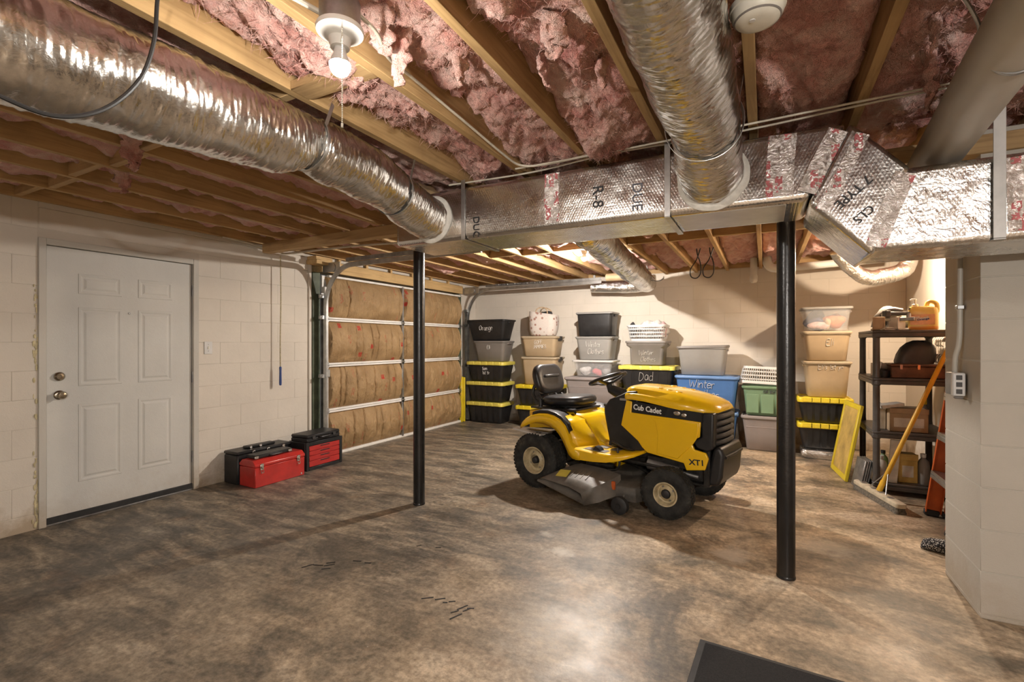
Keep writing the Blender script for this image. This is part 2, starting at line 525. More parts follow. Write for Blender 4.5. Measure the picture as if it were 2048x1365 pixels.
M['orange'] = mat('orange fibreglass', (.58, .115, .022), .4, 0, .12, 8)
M['orjug'] = mat('orange jug plastic', (.80, .36, .075), .3, 0, .05, 10)
M['jugtop'] = mat('pale yellow jug', (.78, .58, .17), .3, 0, .05, 10)
M['joblabel'] = mat('orange paper label', (.80, .46, .25), .5, 0, .1, 25)
M['alu'] = mat('aluminium', (.66, .65, .63), .33, 1.0, .1, 20)
M['cream'] = mat('cream rim enamel', (.56, .47, .29), .42, 0, .2, 18)
M['tire'] = tire_mat()
M['deckgrey'] = mat('dusty mower deck', (.13, .118, .10), .55, .2, .35, 10, .3, 60, (.05, .045, .038))
M['chute'] = mat('grey chute plastic', (.145, .13, .11), .48, 0, .2, 8, .15, 80)
M['engine'] = mat('dark engine metal', (.035, .033, .030), .5, .4, .4, 20, .3, 80)
M['cardboard'] = mat('cardboard', (.44, .32, .20), .8, 0, .15, 6)
M['paper'] = mat('paper', (.66, .63, .56), .8, 0, .12, 12)
M['plywood'] = mat('dull yellow board', (.58, .40, .11), .6, 0, .2, 6)
M['ybroom'] = mat('yellow handle paint', (.75, .44, .03), .33, 0, .1, 10)
M['paleb'] = mat('pale broom wood', (.66, .58, .43), .6, 0, .15, 14)
M['bristle'] = mat('broom bristle', (.16, .14, .11), .9, 0, .3, 60)
M['mat'] = mat('black mat pile', (.016, .016, .017), .95, 0, .35, 200, .6, 300)
M['green_jamb'] = mat('dark green jamb', (.085, .105, .065), .6, 0, .25, 9)
M['kraft'] = kraft_mat()
M['ltwhite'] = mat('white metal rail', (.84, .82, .78), .38, 0, .05, 8)
M['bagfloral'] = floral_mat()
M['knit'] = knit_mat()
M['romex'] = mat('cable sheath', (.62, .58, .48), .45, 0, .1, 12)
M['blkwire'] = mat('black cable', (.02, .02, .02), .4, 0, .1, 12)
M['copper'] = mat('tan duct pipe', (.60, .45, .27), .5, .1, .1, 9)
M['leather'] = mat('dark brown wood box', (.15, .062, .03), .4, 0, .3, 12)
M['ceramic'] = mat('porcelain', (.72, .71, .67), .3, 0, .04, 9)
M['bluegrip'] = mat('blue grip', (.03, .07, .24), .45, 0, .1, 12)
M['rope'] = mat('pull cord', (.52, .44, .28), .8, 0, .2, 80)
M['foam'] = mat('yellow spray foam', (.62, .54, .33), .8, 0, .2, 30, .8, 40)
for k, c in dict(cloth_red=(.55, .09, .10), cloth_white=(.72, .69, .66), cloth_grey=(.40, .38, .37), cloth_blue=(.04, .06, .16), cloth_orange=(.62, .18, .06),
                 cloth_pink=(.66, .45, .45), cloth_black=(.03, .03, .032), cloth_tan=(.55, .40, .25)).items():
    M[k] = mat(k.replace('_', ' '), c, .88, 0, .2, 22, .5, 60)

# ------------------------------------------------------------------ room shell
XL, YB, XR, YN = -4.58, 7.25, 1.49, -2.6             # left wall, back wall, alcove wall, near wall
XR2 = 4.0
PX, PY0, PY1 = 0.917, 3.095, 3.606                   # pier corner
ZJ = 2.33                                            # underside of the joists
WT = 2.356                                           # top of the block walls
CH = .2032

rows = []
for j in range(2): rows.append([(XL - .3 + i * (XR2 + .6 - XL) / 2, YN - .3 + j * (YB + .6 - YN), 0) for i in range(3)])
fl = MB().box(XL - .3, XR2 + .3, YN - .3, YB + .3, -.12, 0).obj('floor', M['floor']); struct(fl)

_blk = {}
def block_mesh(dx, dy, dz, m, key):
    k = (round(dx, 3), round(dy, 3), round(dz, 3), key)
    if k not in _blk: _blk[k] = MB().box(-dx / 2, dx / 2, -dy / 2, dy / 2, -dz / 2, dz / 2, .0022).mesh('block', m)
    return _blk[k]
def block_run(parent, axis, face, sgn, a0, a1, z0, z1, m, key, off, zoff, depth=.04, L=.4064, J=.0026):
    """courses of blocks on a wall face; axis 'x' or 'y' is the running direction."""
    k = math.floor((z0 - zoff) / CH + 1e-6)
    while zoff + k * CH < z1 - 1e-4:
        za, zb = max(z0, zoff + k * CH), min(z1, zoff + (k + 1) * CH)
        if zb - za > .02:
            s0 = off + (L / 2 if k % 2 else 0)
            i = math.floor((a0 - s0) / L + 1e-6)
            while s0 + i * L < a1 - 1e-4:
                ya, yb = max(a0, s0 + i * L), min(a1, s0 + (i + 1) * L)
                if yb - ya > .03:
                    ln = yb - ya - J; hh = zb - za - J
                    jit = rnd.uniform(-.0008, .0008)
                    c = face - sgn * depth / 2 + sgn * (.0022 + jit)
                    if axis == 'y': me = block_mesh(depth, ln, hh, m, key); loc = (c, (ya + yb) / 2, (za + zb) / 2)
                    else: me = block_mesh(ln, depth, hh, m, key); loc = ((ya + yb) / 2, c, (za + zb) / 2)
                    link('block', me, parent, loc)
                i += 1
        k += 1

DY0, DY1, DZ = 1.425, 2.515, 2.085                    # rough opening of the entry door
GY0, GY1, GZ = 3.70, 6.74, 2.16                       # garage opening
w = MB()
for a, b, z0, z1 in ((YN, DY0, 0, WT), (DY0, DY1, DZ, WT), (DY1, GY0, 0, WT), (GY0, GY1, GZ + .14, WT), (GY1, YB + .2, 0, WT)):
    w.box(XL - .2, XL, a, b, z0, z1)
wl = struct(w.obj('wall_left', M['mortar']))
Z0L = .114
block_run(wl, 'y', XL, 1, .5, DY0, 0, WT, M['wall'], 'w', .07, Z0L)
block_run(wl, 'y', XL, 1, DY1, GY0, 0, DZ + .06, M['wall'], 'w', .07, Z0L)
block_run(wl, 'y', XL, 1, GY1, YB, 0, WT, M['wall'], 'w', .07, Z0L)
MB().box(XL - .05, XL + .005, DY0 + .003, GY0, DZ + .063, WT - .058, .004).obj('lintel', M['wall'], wl)
MB().box(XL - .05, XL + .012, DY0 + .003, GY0 - .05, WT - .055, WT, .004).obj('sill_plate', M['wall'], wl)
# squeezed-out yellow foam down the joint beside the door
fm = MB()
for i in range(70):
    z = rnd.choice([rnd.uniform(.02, .5), rnd.uniform(1.25, 1.75), rnd.uniform(.02, 1.75)])
    fm.ball((XL + .004, DY0 - .012 + rnd.gauss(0, .008), z), rnd.uniform(.002, .006), rnd.uniform(.003, .009), rnd.uniform(.008, .025), 7, 5)
o = fm.obj('foam_bead', M['foam'], wl); o['kind'] = 'stuff'

w = MB().box(XL - .2, XR + .2, YB, YB + .2, 0, WT)
wb = struct(w.obj('wall_back', M['mortar']))
block_run(wb, 'x', YB, -1, XL, XR, 0, WT, M['wall'], 'w', .11, Z0L)
w = MB().box(XR, XR + .2, PY1 - .1, YB, 0, WT)
struct(w.obj('wall_right', M['wall']))
w = MB().box(PX + .004, XR2, PY0 + .004, PY1 - .004, 0, WT)
wp = struct(w.obj('wall_pier', M['pmortar']))
k = 0
while k * CH + .023 - CH < WT:
    za, zb = max(0, .023 + (k - 1) * CH), min(WT, .023 + k * CH)
    if zb - za > .02:
        L0 = .4064 if k % 2 else .4064
        x = PX
        for ln in (L0, .4064, .4064):
            me = block_mesh(ln - .004, PY1 - PY0, zb - za - .004, M['pier'], 'p')
            link('block', me, wp, (x + ln / 2, (PY0 + PY1) / 2, (za + zb) / 2)); x += ln
    k += 1
struct(MB().box(XR2, XR2 + .2, YN, PY1, 0, WT).obj('wall_side', M['wall']))
struct(MB().box(XL - .2, XR2 + .2, YN - .2, YN, 0, WT).obj('wall_front', M['wall']))

# ------------------------------------------------------------------ ceiling: deck, joists, batts, blocking
ce = struct(MB().box(XL - .2, XR2 + .2, YN - .2, YB + .2, ZJ + .235, ZJ + .26).obj('ceiling', M['deck']))
JX = [-.05 + .4064 * k for k in range(-11, 11)]
JX = [x for x in JX if XL + .02 < x < XR2]
jm = MB().box(-.019, .019, YN, YB - .0, ZJ, ZJ + .235, .002).mesh('joist', M['wood'])
for x in JX: link('joist', jm, ce, (x, 0, 0))
MB().box(XL + .0, XL + .04, YN, YB, WT, ZJ + .235, .002).obj('rim_joist', M['wood'], ce)
MB().box(XL + .04, XR2, YB, YB + .04, WT, ZJ + .235, .002).obj('rim_joist', M['woodx'], ce)
MB().box(XL + .04, XR2, YN - .04, YN, WT, ZJ + .235, .002).obj('rim_joist', M['woodx'], ce)
MB().box(XR2, XR2 + .04, YN, YB, WT, ZJ + .235, .002).obj('rim_joist', M['wood'], ce)
MB().box(PX, XR2, PY1 - .05, PY1, WT, ZJ, .002).obj('sill_plate', M['woodx'], ce)
bm_ = MB().box(-.182, .182, -.019, .019, ZJ + .004, ZJ + .23, .002).mesh('blocking', M['woodx'])
for i in range(len(JX) - 1):
    if JX[i] < -1.5: link('blocking', bm_, ce, ((JX[i] + JX[i + 1]) / 2, 1.32 + (.02 if i % 2 else -.02), 0))
    if -3.2 < JX[i] < .8: link('blocking', bm_, ce, ((JX[i] + JX[i + 1]) / 2, 4.9 + (.02 if i % 2 else -.02), 0))
# a nailed-on cleat across the lamp bay
MB().box(-1.655, -1.285, 1.255, 1.345, ZJ - .002, ZJ + .036, .003).obj('cleat', M['woodx'], ce)

def batt(x0, x1, y0, y1, res, amp, zb, seed):
    nx = max(4, int((x1 - x0) / res)); ny = max(4, int((y1 - y0) / res))
    rows = []
    for j in range(ny + 1):
        y = y0 + (y1 - y0) * j / ny
        row = []
        for i in range(nx + 1):
            u = i / nx; x = x0 + (x1 - x0) * u
            p = Vector((x, y * .8, seed * 3.7))
            wv = noise.noise_vector(p * 3.2) * .09
            q = p + wv
            d = .085 * abs(noise.noise(q * 3.4)) + .055 * abs(noise.noise(q * 7.5 + Vector((5, 1, 2)))) \
                + .040 * abs(noise.noise(q * 15 + Vector((1, 8, 3)))) + .022 * abs(noise.noise(q * 33)) + (.012 * noise.noise(q * 75) if res < .02 else 0) - .045
            tear = noise.noise(Vector((x * 1.4, y * 1.1, seed + 9.1)))
            if tear > .2: d += (tear - .2) * .16
            if tear < -.3: d += (tear + .3) * .18
            e = abs(2 * u - 1) ** 7
            sw = noise.noise_vector(q * 9) * .022 * (1 - e)
            row.append((x + sw.x, y + sw.y, min(ZJ + .22, zb - d * amp + .05 * e)))
        rows.append(row)
    if res < .012:                                       # loose fibres standing off the torn face
        r4 = random.Random(seed * 13 + 5); mf = MB()
        for k in range(5200):
            p = Vector(rows[r4.randrange(2, ny - 1)][r4.randrange(4, nx - 4)])
            d = Vector((r4.gauss(0, 1), r4.gauss(0, 1), -abs(r4.gauss(0, .45)))).normalized(); l = r4.uniform(.012, .05)
            s_ = d.cross(Vector((r4.gauss(0, 1), r4.gauss(0, 1), r4.gauss(0, 1)))).normalized()
            w_ = s_ * r4.uniform(.0005, .0011); b_ = Vector((r4.gauss(0, .3), r4.gauss(0, .3), -.25)) * l
            q0, q1, q2 = p, p + d * l * .5 + b_ * .2, p + d * l + b_
            mf.add([q0 - w_, q0 + w_, q1 - w_, q1 + w_, q2], [(0, 1, 3, 2), (2, 3, 4)])
        o = mf.obj('loose_fibres', M['insul'], ce, normals=False); o['kind'] = 'stuff'
    return MB().grid(rows)
for i in range(len(JX) - 1):
    xa, xb = JX[i] + .019, JX[i + 1] - .019
    near = xa > -1.8
    am = 1.15 if near else .9
    zb = ZJ + (.085 if near else .072)
    if xa < 1.3: batt(xa, xb, .35, 3.0, .0095 if -1.8 < xa < .9 else .02, am, zb, i).obj('insulation_batt', M['insul'], ce, angle=180, normals=False)
    if xa < 1.5: batt(xa, xb, 3.0, YB - .01, .026, am, zb + .01, i + 40).obj('insulation_batt', M['insul'], ce, angle=180, normals=False)
    batt(xa, xb, YN, .35, .06, .8, zb + .02, i + 80).obj('insulation_batt', M['insul'], ce, angle=180, normals=False)
    if xa >= 1.3: batt(xa, xb, .35, 3.0, .06, .8, zb + .02, i + 90).obj('insulation_batt', M['insul'], ce, angle=180, normals=False)
batt(XL + .04, JX[0] - .019, YN, YB, .03, .5, ZJ + .14, 33).obj('insulation_batt', M['insul'], ce, angle=180, normals=False) if JX[0] - XL > .1 else None

def tuft(pts, r, seed, flat=.45):
    c = curve(pts, 7); n = len(c)
    rr = []
    for i, p in enumerate(c):
        u = i / (n - 1)
        rr.append(r * (1 - .75 * u ** 1.5) * (1 + .45 * noise.noise(Vector((seed, u * 6, 1)))))
    mb = MB().tube(c, rr, 14, flat=flat)
    mb.v = [p + noise.noise_vector(p * 38 + Vector((seed, 0, 0))) * r * .45 + noise.noise_vector(p * 90) * r * .2 for p in mb.v]
    return mb
for k, (pts, r) in enumerate([
        ([(-1.12, 1.28, 2.44), (-1.14, 1.31, 2.37), (-1.17, 1.33, 2.31), (-1.165, 1.335, 2.255)], .042),
        ([(-1.10, 1.15, 2.42), (-1.13, 1.2, 2.36), (-1.15, 1.24, 2.325)], .05),
        ([(-1.02, 1.5, 2.42), (-1.03, 1.52, 2.36), (-1.04, 1.53, 2.32)], .04),
        ([(-2.74, 1.2, 2.42), (-2.80, 1.22, 2.33), (-2.83, 1.24, 2.26), (-2.85, 1.25, 2.20)], .05),
        ([(-3.28, 1.38, 2.41), (-3.33, 1.40, 2.33), (-3.37, 1.42, 2.28), (-3.36, 1.43, 2.22)], .05),
        ([(.53, 2.25, 2.42), (.54, 2.28, 2.33), (.545, 2.3, 2.27), (.54, 2.31, 2.20)], .040),
        ([(.50, 2.05, 2.42), (.50, 2.07, 2.35), (.50, 2.08, 2.31)], .03),
        ([(-.62, 1.45, 2.42), (-.63, 1.5, 2.35), (-.66, 1.52, 2.31)], .05),
        ([(-.74, 1.62, 2.40), (-.73, 1.64, 2.33), (-.72, 1.65, 2.29)], .035),
        ([(-.55, 1.75, 2.40), (-.55, 1.77, 2.33), (-.55, 1.78, 2.30)], .035)]):
    tuft(pts, r, k * 1.7).obj('insulation_tuft', M['insul'], ce, angle=180)

# carrying beam on the two posts, tight behind the trunk duct
tag(MB().box(XL + .10, PX + .3, 3.075, 3.165, ZJ - .09, ZJ - .002, .003).obj('carrying_beam', M['woodx']),
    'doubled wooden beam running behind the foil trunk duct and over the posts', 'beam')
def post(x, y, lab):
    t = thing('steel_post', lab, 'post', (x, y, 0), 0, 'black steel posts')
    MB().cyl((0, 0, 0), (0, 0, ZJ - .098), .047, n=32).obj('shaft', M['postblk'], t)
    MB().box(-.065, .065, -.065, .065, ZJ - .098, ZJ - .0905, .002).obj('top_plate', M['postblk'], t)
    MB().lathe([(.049, 0), (.049, .012), (.047, .016)], 32).obj('foot_ring', M['postblk'], t)
post(-2.52, 3.12, 'black steel post left of the yellow mower, under the duct end')
post(.105, 3.12, 'black steel post in the foreground right of the mower')

# ------------------------------------------------------------------ lamps
def lamp(loc, label, mat_, box=True, chain=.0, group='bare ceiling bulbs', sc=1.0):
    t = thing('ceiling_lamp', label, 'lamp', loc, 0, group)
    # loc is the centre of the bulb; the holder hangs from a round box
    MB().lathe([(.0, .185), (.056, .185), (.058, .18), (.058, .105), (.05, .103), (.0, .103)], 28).obj('junction_box', M['steel'], t)
    MB().lathe([(.0, .106), (.066, .106), (.068, .10), (.066, .092), (.045, .082), (.032, .074), (.029, .055), (.027, .048), (.0, .048)], 32).obj('lampholder', M['ceramic'], t)
    MB().lathe([(.0, .062), (.0145, .062), (.0145, .05), (.017, .046), (.0165, .042), (.019, .036), (.0185, .032), (.022, .024), (.0285, .006), (.0305, .0015), (.0, .0015)], 20).obj('bulb_collar', M['white'], t)
    MB().lathe([(.0, -.034), (.012, -.0320), (.0225, -.0245), (.0285, -.013), (.0303, .001), (.0, .001)], 14).obj('bulb', mat_, t)
    if chain:
        c = MB(); z = .075; x, y = .024, -.016
        c.cyl((x, y, .075), (x, y, .05), .003, n=6)
        while z > .075 - chain:
            c.ball((x + .022, y - .018, z), .0021, n=6, m=4); z -= .0052
        c.cyl((x + .022, y - .018, z), (x + .022, y - .018, z - .012), .0035, n=8)
        c.tube([(x, y, .06), (x + .012, y - .01, .072), (x + .022, y - .018, .075)], .0018, 5)
        c.obj('pull_chain', M['ivory'], t)
    return t
WARM = (1.0, .82, .60)
lamp((-1.10, 1.00, 2.145), 'glowing bare bulb with a beaded pull chain on a porcelain holder', emit_mat('lit bulb', (1.0, .93, .84), BULB_SEEN), chain=.27)
lamp((-1.78, 5.08, 2.275), 'lit bulb hidden behind the foil trunk duct', emit_mat('lit bulb behind duct', (1.0, .92, .84), BULB_BACK))
lamp((1.08, 5.66, 2.21), 'warm bulb above the storage shelf in the alcove', emit_mat('warm lit bulb', (1.0, .78, .56), BULB_SIDE))
pl = lamp((1.0, -.9, 1.72), 'added fill bulb on a cord behind the viewpoint', emit_mat('added fill bulb', (1.0, .94, .88), BULB_FILL))  # unseen lamp added as fill, hung low to brighten the ceiling
MB().cyl((0, 0, .184), (0, 0, .609), .004, n=8).obj('fill_cord', M['blkwire'], pl)

# ------------------------------------------------------------------ entry door
dx = XL - .012                                          # door face, just inside the frame
fr = MB()
d1 = struct(MB().box(dx - .044, dx, 1.472, 2.462, .018, 2.035, .002).obj('door_1', M['door']))
pan = []
for y0, y1 in ((1.655, 1.935), (2.045, 2.305)):
    for z0, z1 in ((1.70, 1.855), (1.00, 1.60), (.275, .865)):
        pan.append((y0, y1, z0, z1))
def mould(y0, y1, z0, z1):
    mb = MB()
    def ring(i, x): return [(dx + x, y0 + i, z0 + i), (dx + x, y1 - i, z0 + i), (dx + x, y1 - i, z1 - i), (dx + x, y0 + i, z1 - i)]
    mb.loft([ring(0, -.001), ring(.004, .004), ring(.016, .005), ring(.026, .0005), ring(.034, .0005), ring(.048, .007), ring(.056, .0075)], cap0=False, cap1=True)
    return mb
for q in pan: mould(*q).obj('panel', M['door'], d1, angle=20)
def knob(y, z, prof, nm):
    MB().lathe(prof, 24, T(dx, y, z) @ RY(PI / 2)).obj(nm, M['brass'], d1)
knob(1.545, .945, [(.0, 0), (.033, 0), (.034, .008), (.028, .014), (.016, .016), (.013, .03), (.017, .036), (.027, .044), (.029, .056), (.022, .066), (.010, .069), (.0, .069)], 'door_knob')
knob(1.545, 1.082, [(.0, 0), (.032, 0), (.033, .010), (.027, .018), (.022, .021), (.020, .026), (.010, .027), (.009, .024), (.0, .024)], 'deadbolt')
MB().lathe([(.0, 0), (.009, 0), (.009, .004), (.006, .005), (.0, .003)], 14, T(dx, 1.985, 1.57) @ RY(PI / 2)).obj('peephole', M['steel'], d1)
for z in (.30, 1.02, 1.80):
    h_ = MB(); h_.cyl((dx + .010, 2.470, z - .05), (dx + .010, 2.470, z + .05), .008, n=12); h_.box(dx - .002, dx + .004, 2.464, 2.50, z - .05, z + .05, .001)
    h_.obj('hinge', M['steel'], d1)
MB().box(dx - .05, dx + .014, 1.470, 2.466, .012, .058, .004).obj('door_sweep', M['rubber'], d1)
t1 = MB()
t1.box(XL - .06, XL + .014, DY0, 1.468, 0, 2.085, .003)
t1.box(XL - .06, XL + .014, 2.468, DY1, 0, 2.085, .003)
t1.box(XL - .06, XL + .014, 1.468, 2.468, 2.040, 2.085, .003)
t1.box(XL - .09, XL - .058, 1.45, 2.49, 0, 2.06, .002)
struct(t1.obj('trim_1', M['frame']))
struct(MB().box(XL - .2, XL + .004, 1.46, 2.475, 0, .014, .003).obj('trim_2', M['steel']))
sp = thing('switch_plate', 'small white light switch plate right of the entry door', 'switch', (XL + .004, 2.60, 1.283))
MB().box(0, .006, -.036, .036, -.058, .058, .002).obj('cover', M['white'], sp)
MB().box(.006, .011, -.007, .007, -.013, .013, .002).obj('toggle', M['ivory'], sp)
for z in (-.03, .03): MB().lathe([(0, 0), (.004, 0), (.003, .002), (0, .002)], 8, T(.006, 0, z) @ RY(PI / 2)).obj('screw', M['steel'], sp)

# ------------------------------------------------------------------ garage door
gd = thing('garage_door', 'overhead garage door stuffed with brown kraft insulation between white rails', 'garage door', (-4.5, 5.28, 0))
gx = -.05                                               # panel skin plane (local x), rails stand proud to x = 0
GA, GB, GC = 3.87 - 5.28, 6.66 - 5.28, 5.207 - 5.28    # left edge, right edge, centre stile (local y)
zr = [.012, .532, 1.069, 1.606, 2.118]
for i in range(4):
    MB().box(gx - .03, gx, GA, GB, zr[i], zr[i + 1] - .002, .002).obj('door_section', M['ltwhite'], gd)
def pillow(y0, y1, z0, z1, seed):
    ny, nz = int((y1 - y0) / .0085), 34
    rows = []
    # gathered seams run down each batt at uneven spacing
    seams = []; y = y0
    r2 = random.Random(seed)
    while y < y1: seams.append((y, r2.choice((.2, .5, 1.0, 1.0)), r2.uniform(.01, .045), r2.uniform(-.02, .02))); y += r2.uniform(.07, .20)
    for j in range(nz + 1):
        v = j / nz; z = z0 + (z1 - z0) * v
        row = []
        for i in range(ny + 1):
            u = i / ny; y = y0 + (y1 - y0) * u
            ys = y + .010 * noise.noise(Vector((y * 4, z * 6, seed)))
            b = (math.sin(v * PI) ** .6) * .100
            edge = min(1, u * ny / 3.0, (1 - u) * ny / 3.0)
            cr = max(k_ * (.030 * math.exp(-((ys + bw_ * math.sin(v * PI) + sl_ * v - s) / .007) ** 2) + .007 * math.exp(-((ys + bw_ * math.sin(v * PI) + sl_ * v - s) / .035) ** 2)) for s, k_, bw_, sl_ in seams) * math.sin(v * PI) ** .3
            wr = .018 * noise.noise(Vector((y * 11, z * 9, seed * 2.1))) + .009 * noise.noise(Vector((y * 40, z * 30, seed)))
            row.append((gx + .004 + b * (.35 + .65 * edge) - cr + wr * math.sin(v * PI), y, z))
        rows.append(row)
    return MB().grid(rows)
for i in range(4):
    pillow(GA + .035, GC - .018, zr[i] + .014, zr[i + 1] - .014, i * 2 + 1).obj('insulation_pillow', M['kraft'], gd, angle=60)
    pillow(GC + .018, GB - .03, zr[i] + .014, zr[i + 1] - .014, i * 2 + 2).obj('insulation_pillow', M['kraft'], gd, angle=60)
def rail(z, h0, h1):
    mb = MB()
    mb.box(gx, .004, GA, GB, z - h0, z - .002, .003); mb.box(gx, .0, GA, GB, z + .002, z + h1, .003)
    return mb
for i, z in enumerate(zr):
    if i == 0: MB().box(gx, .002, GA, GB, .004, .034, .003).obj('rail', M['ltwhite'], gd)
    elif i == 4: MB().box(gx, .002, GA + .06, GB, z - .022, z + .004, .003).obj('rail', M['ltwhite'], gd)
    else: rail(z, .024, .024).obj('rail', M['ltwhite'], gd)
for i in range(4):
    MB().box(gx, .010, GA - .01, GA + .042, zr[i] + .02, zr[i + 1] - (.03 if i < 3 else .14), .003).obj('end_stile', M['ltwhite'], gd)
    st = MB(); st.box(gx, .012, GC - .017, GC + .017, zr[i] + .01, zr[i + 1] - .01, .003)
    st.obj('centre_stile', M['galv'], gd)
    h_ = MB()
    if i < 3:
        for y in (GA + .02, GC, GB - .03):
            h_.box(.002, .012, y - .03, y + .03, zr[i + 1] - .035, zr[i + 1] + .035, .002); h_.cyl((.016, y - .03, zr[i + 1]), (.016, y + .03, zr[i + 1]), .008, n=10)
        h_.obj('hinge', M['galv'], gd)
    hl = MB(); z = zr[i] + .05
    while z < zr[i + 1] - .15:
        hl.cyl((.0095, GA + .016, z), (.0108, GA + .016, z), .004, n=8); z += .045
    hl.obj('stile_holes', M['rubber'], gd)
MB().box(.0, .03, GA + .0, GA + .05, .93, 1.02, .004).obj('roller_bracket', M['galv'], gd)
MB().box(gx - .012, .004, GA - .02, GB + .02, .0, .014, .003).obj('bottom_seal', M['paper'], gd)

# jambs, header and blocks
struct(MB().box(XL - .18, XL + .022, GY0, GY0 + .035, 0, 2.30, .003).obj('trim_3', M['wall']))
struct(MB().box(XL - .18, XL + .035, GY0 + .036, GY0 + .14, 0, 2.14, .003).obj('trim_4', M['green_jamb']))
struct(MB().box(XL - .18, XL + .035, GY1 - .075, GY1, 0, 2.14, .003).obj('trim_5', M['green_jamb']))
struct(MB().box(XL - .16, XL + .055, GY0 + .15, GY1 + .02, 2.155, 2.285, .003).obj('trim_6', M['woody']))
b_ = thing('wood_block', 'short stacked pine blocks above the left garage door track', 'wood block', (-4.50, 3.76, 2.215))
MB().box(-.075, .10, -.09, .16, .0, .048, .004).obj('block', M['woody'], b_); MB().box(-.07, .08, -.08, .15, .049, .09, .004).obj('block', M['woody'], b_)
for k in range(6):
    struct(MB().box(XL + .01, XL + .048, GY0 + .4 + k * .45, GY0 + .438 + k * .45, 2.285, ZJ + .02, .002).obj('trim_%d' % (7 + k), M['woody']))

def cprof(w=.05, d=.022):                               # thin C channel cross-section, closed
    return [(-w / 2, 0), (w / 2, 0), (w / 2, d), (w / 2 - .006, d), (w / 2 - .006, .004), (-w / 2 + .006, .004), (-w / 2 + .006, d), (-w / 2, d)]
def track(yc, sgn, xend, label, ztop):
    t = thing('door_track', label, 'track', (-4.44, yc, 0), 0, 'garage door tracks')
    path = [(0, .03), (0, .5), (0, 1.0), (0, 1.72)]
    for k in range(1, 13):
        a = PI / 2 * k / 12; path.append((.42 - .42 * math.cos(a), 1.72 + (ztop - 1.72) * math.sin(a)))
    path.append((xend + 4.44, ztop + .01))
    loops = []
    for i, (x, z) in enumerate(path):
        x0, z0 = path[max(0, i - 1)]; x1, z1 = path[min(len(path) - 1, i + 1)]
        tx, tz = x1 - x0, z1 - z0; l = math.hypot(tx, tz); tx /= l; tz /= l
        loops.append([(x + u * -tz, sgn * v, z + u * tx) for u, v in cprof()])
    MB().loft(loops).obj('channel', M['galv'], t)
    a = MB(); a.box(-.055, -.050, -.01, .03, .05, 1.9, .001); a.box(-.055, .0, .026 * sgn - .002, .026 * sgn + .002, .05, 1.85)
    a.obj('angle_iron', M['steel'], t)
    for z in (.25, .95, 1.62, 1.86):
        bz = MB(); bz.box(-.075, .0, -.028, .028, z - .022, z + .022, .002); bz.cyl((-.02, -.05, z), (-.02, .05, z), .009, n=10); bz.cyl((.0, -.032, z - .01), (.012, -.032, z - .01), .010, n=8)
        bz.obj('bracket', M['galv'], t)
    a2 = MB(); a2.box(.35, xend + 4.44, -.012, .018, ztop + .036, ztop + .042, .001); a2.box(.35, xend + 4.44, -.016, -.012, ztop + .036, ztop + .075, .001)
    a2.obj('track_angle', M['steel'], t)
    s_ = MB(); n = 220
    pts = [(.55 + .9 * i / n, .035 * sgn + .016 * math.cos(i * .95), ztop + .06 + .016 * math.sin(i * .95)) for i in range(n)]
    s_.tube(pts, .0035, 5)
    s_.obj('spring', M['steel'], t)
    s_ = MB().lathe([(.0, -.018), (.05, -.018), (.052, -.012), (.04, -.005), (.04, .005), (.052, .012), (.05, .018), (.0, .018)], 20, T(.10, .03 * sgn, ztop - .01) @ RX(PI / 2))
    s_.obj('pulley', M['galv'], t)
    fp = MB(); fp.prism([(-.05, ztop - .45), (.02, ztop - .45), (.30, ztop - .05), (.30, ztop + .03), (-.05, ztop + .03)][0:5], .030 * sgn, .033 * sgn)
    fp2 = MB().box(-.06, .22, .022 * sgn - .002, .022 * sgn + .002, ztop - .06, ztop + .05, .001).obj('flag_plate', M['galv'], t)
    hg = MB(); hg.box(xend + 4.44 - .12, xend + 4.44 - .09, -.012, .012, ztop + .03, ZJ - .002, .001)
    hg.obj('hanger', M['galv'], t)
track(3.815, 1, -2.35, 'curved steel garage door track on the side by the entry door', 2.195)
track(6.80, -1, -2.12, 'curved steel garage door track beside the storage bin stacks', 2.215)
MB_ = thing('pull_cord', 'thin cord with a blue grip hanging before the block wall', 'cord', (-4.50, 3.295, .88))
MB().tube(curve([(0, 0, 1.36), (.004, .002, .9), (-.002, 0, .5), (0, 0, .14)], 6), .006, 8).obj('cord', M['rope'], MB_)
MB().lathe([(0, 0), (.011, .004), (.013, .03), (.011, .15), (.013, .19), (.007, .2), (0, .2)], 12).obj('grip', M['bluegrip'], MB_)

# ------------------------------------------------------------------ cables
def cable(name, label, pts, r, m, group=None, n=8):
    return tag(MB().tube(curve(pts, 8), r, n).obj(name, m), label, 'cable', group)
cable('electric_cable', 'pale cable along the wall top reaching across to the garage track', [(-4.52, 2.7, 2.335), (-4.52, 3.0, 2.315), (-4.51, 3.27, 2.285), (-4.46, 3.33, 2.27), (-4.2, 3.42, 2.29), (-3.6, 3.55, 2.315), (-3.0, 3.70, 2.32), (-2.3, 3.8, 2.322)], .011, M['romex'])
cable('electric_cable', 'upper pale cable stapled along the joists above the trunk duct', [(-1.75, 2.46, 2.318), (-1.2, 2.50, 2.319), (-.7, 2.44, 2.317), (-.1, 2.47, 2.319), (.5, 2.42, 2.317), (1.2, 2.44, 2.318), (2.4, 2.45, 2.318)], .0052, M['romex'])
cable('electric_cable', 'lower pale cable of the pair above the trunk duct', [(-1.25, 2.40, 2.316), (-.7, 2.405, 2.312), (-.1, 2.40, 2.315), (.5, 2.375, 2.312), (1.2, 2.385, 2.315), (2.4, 2.40, 2.315)], .0048, M['romex'])
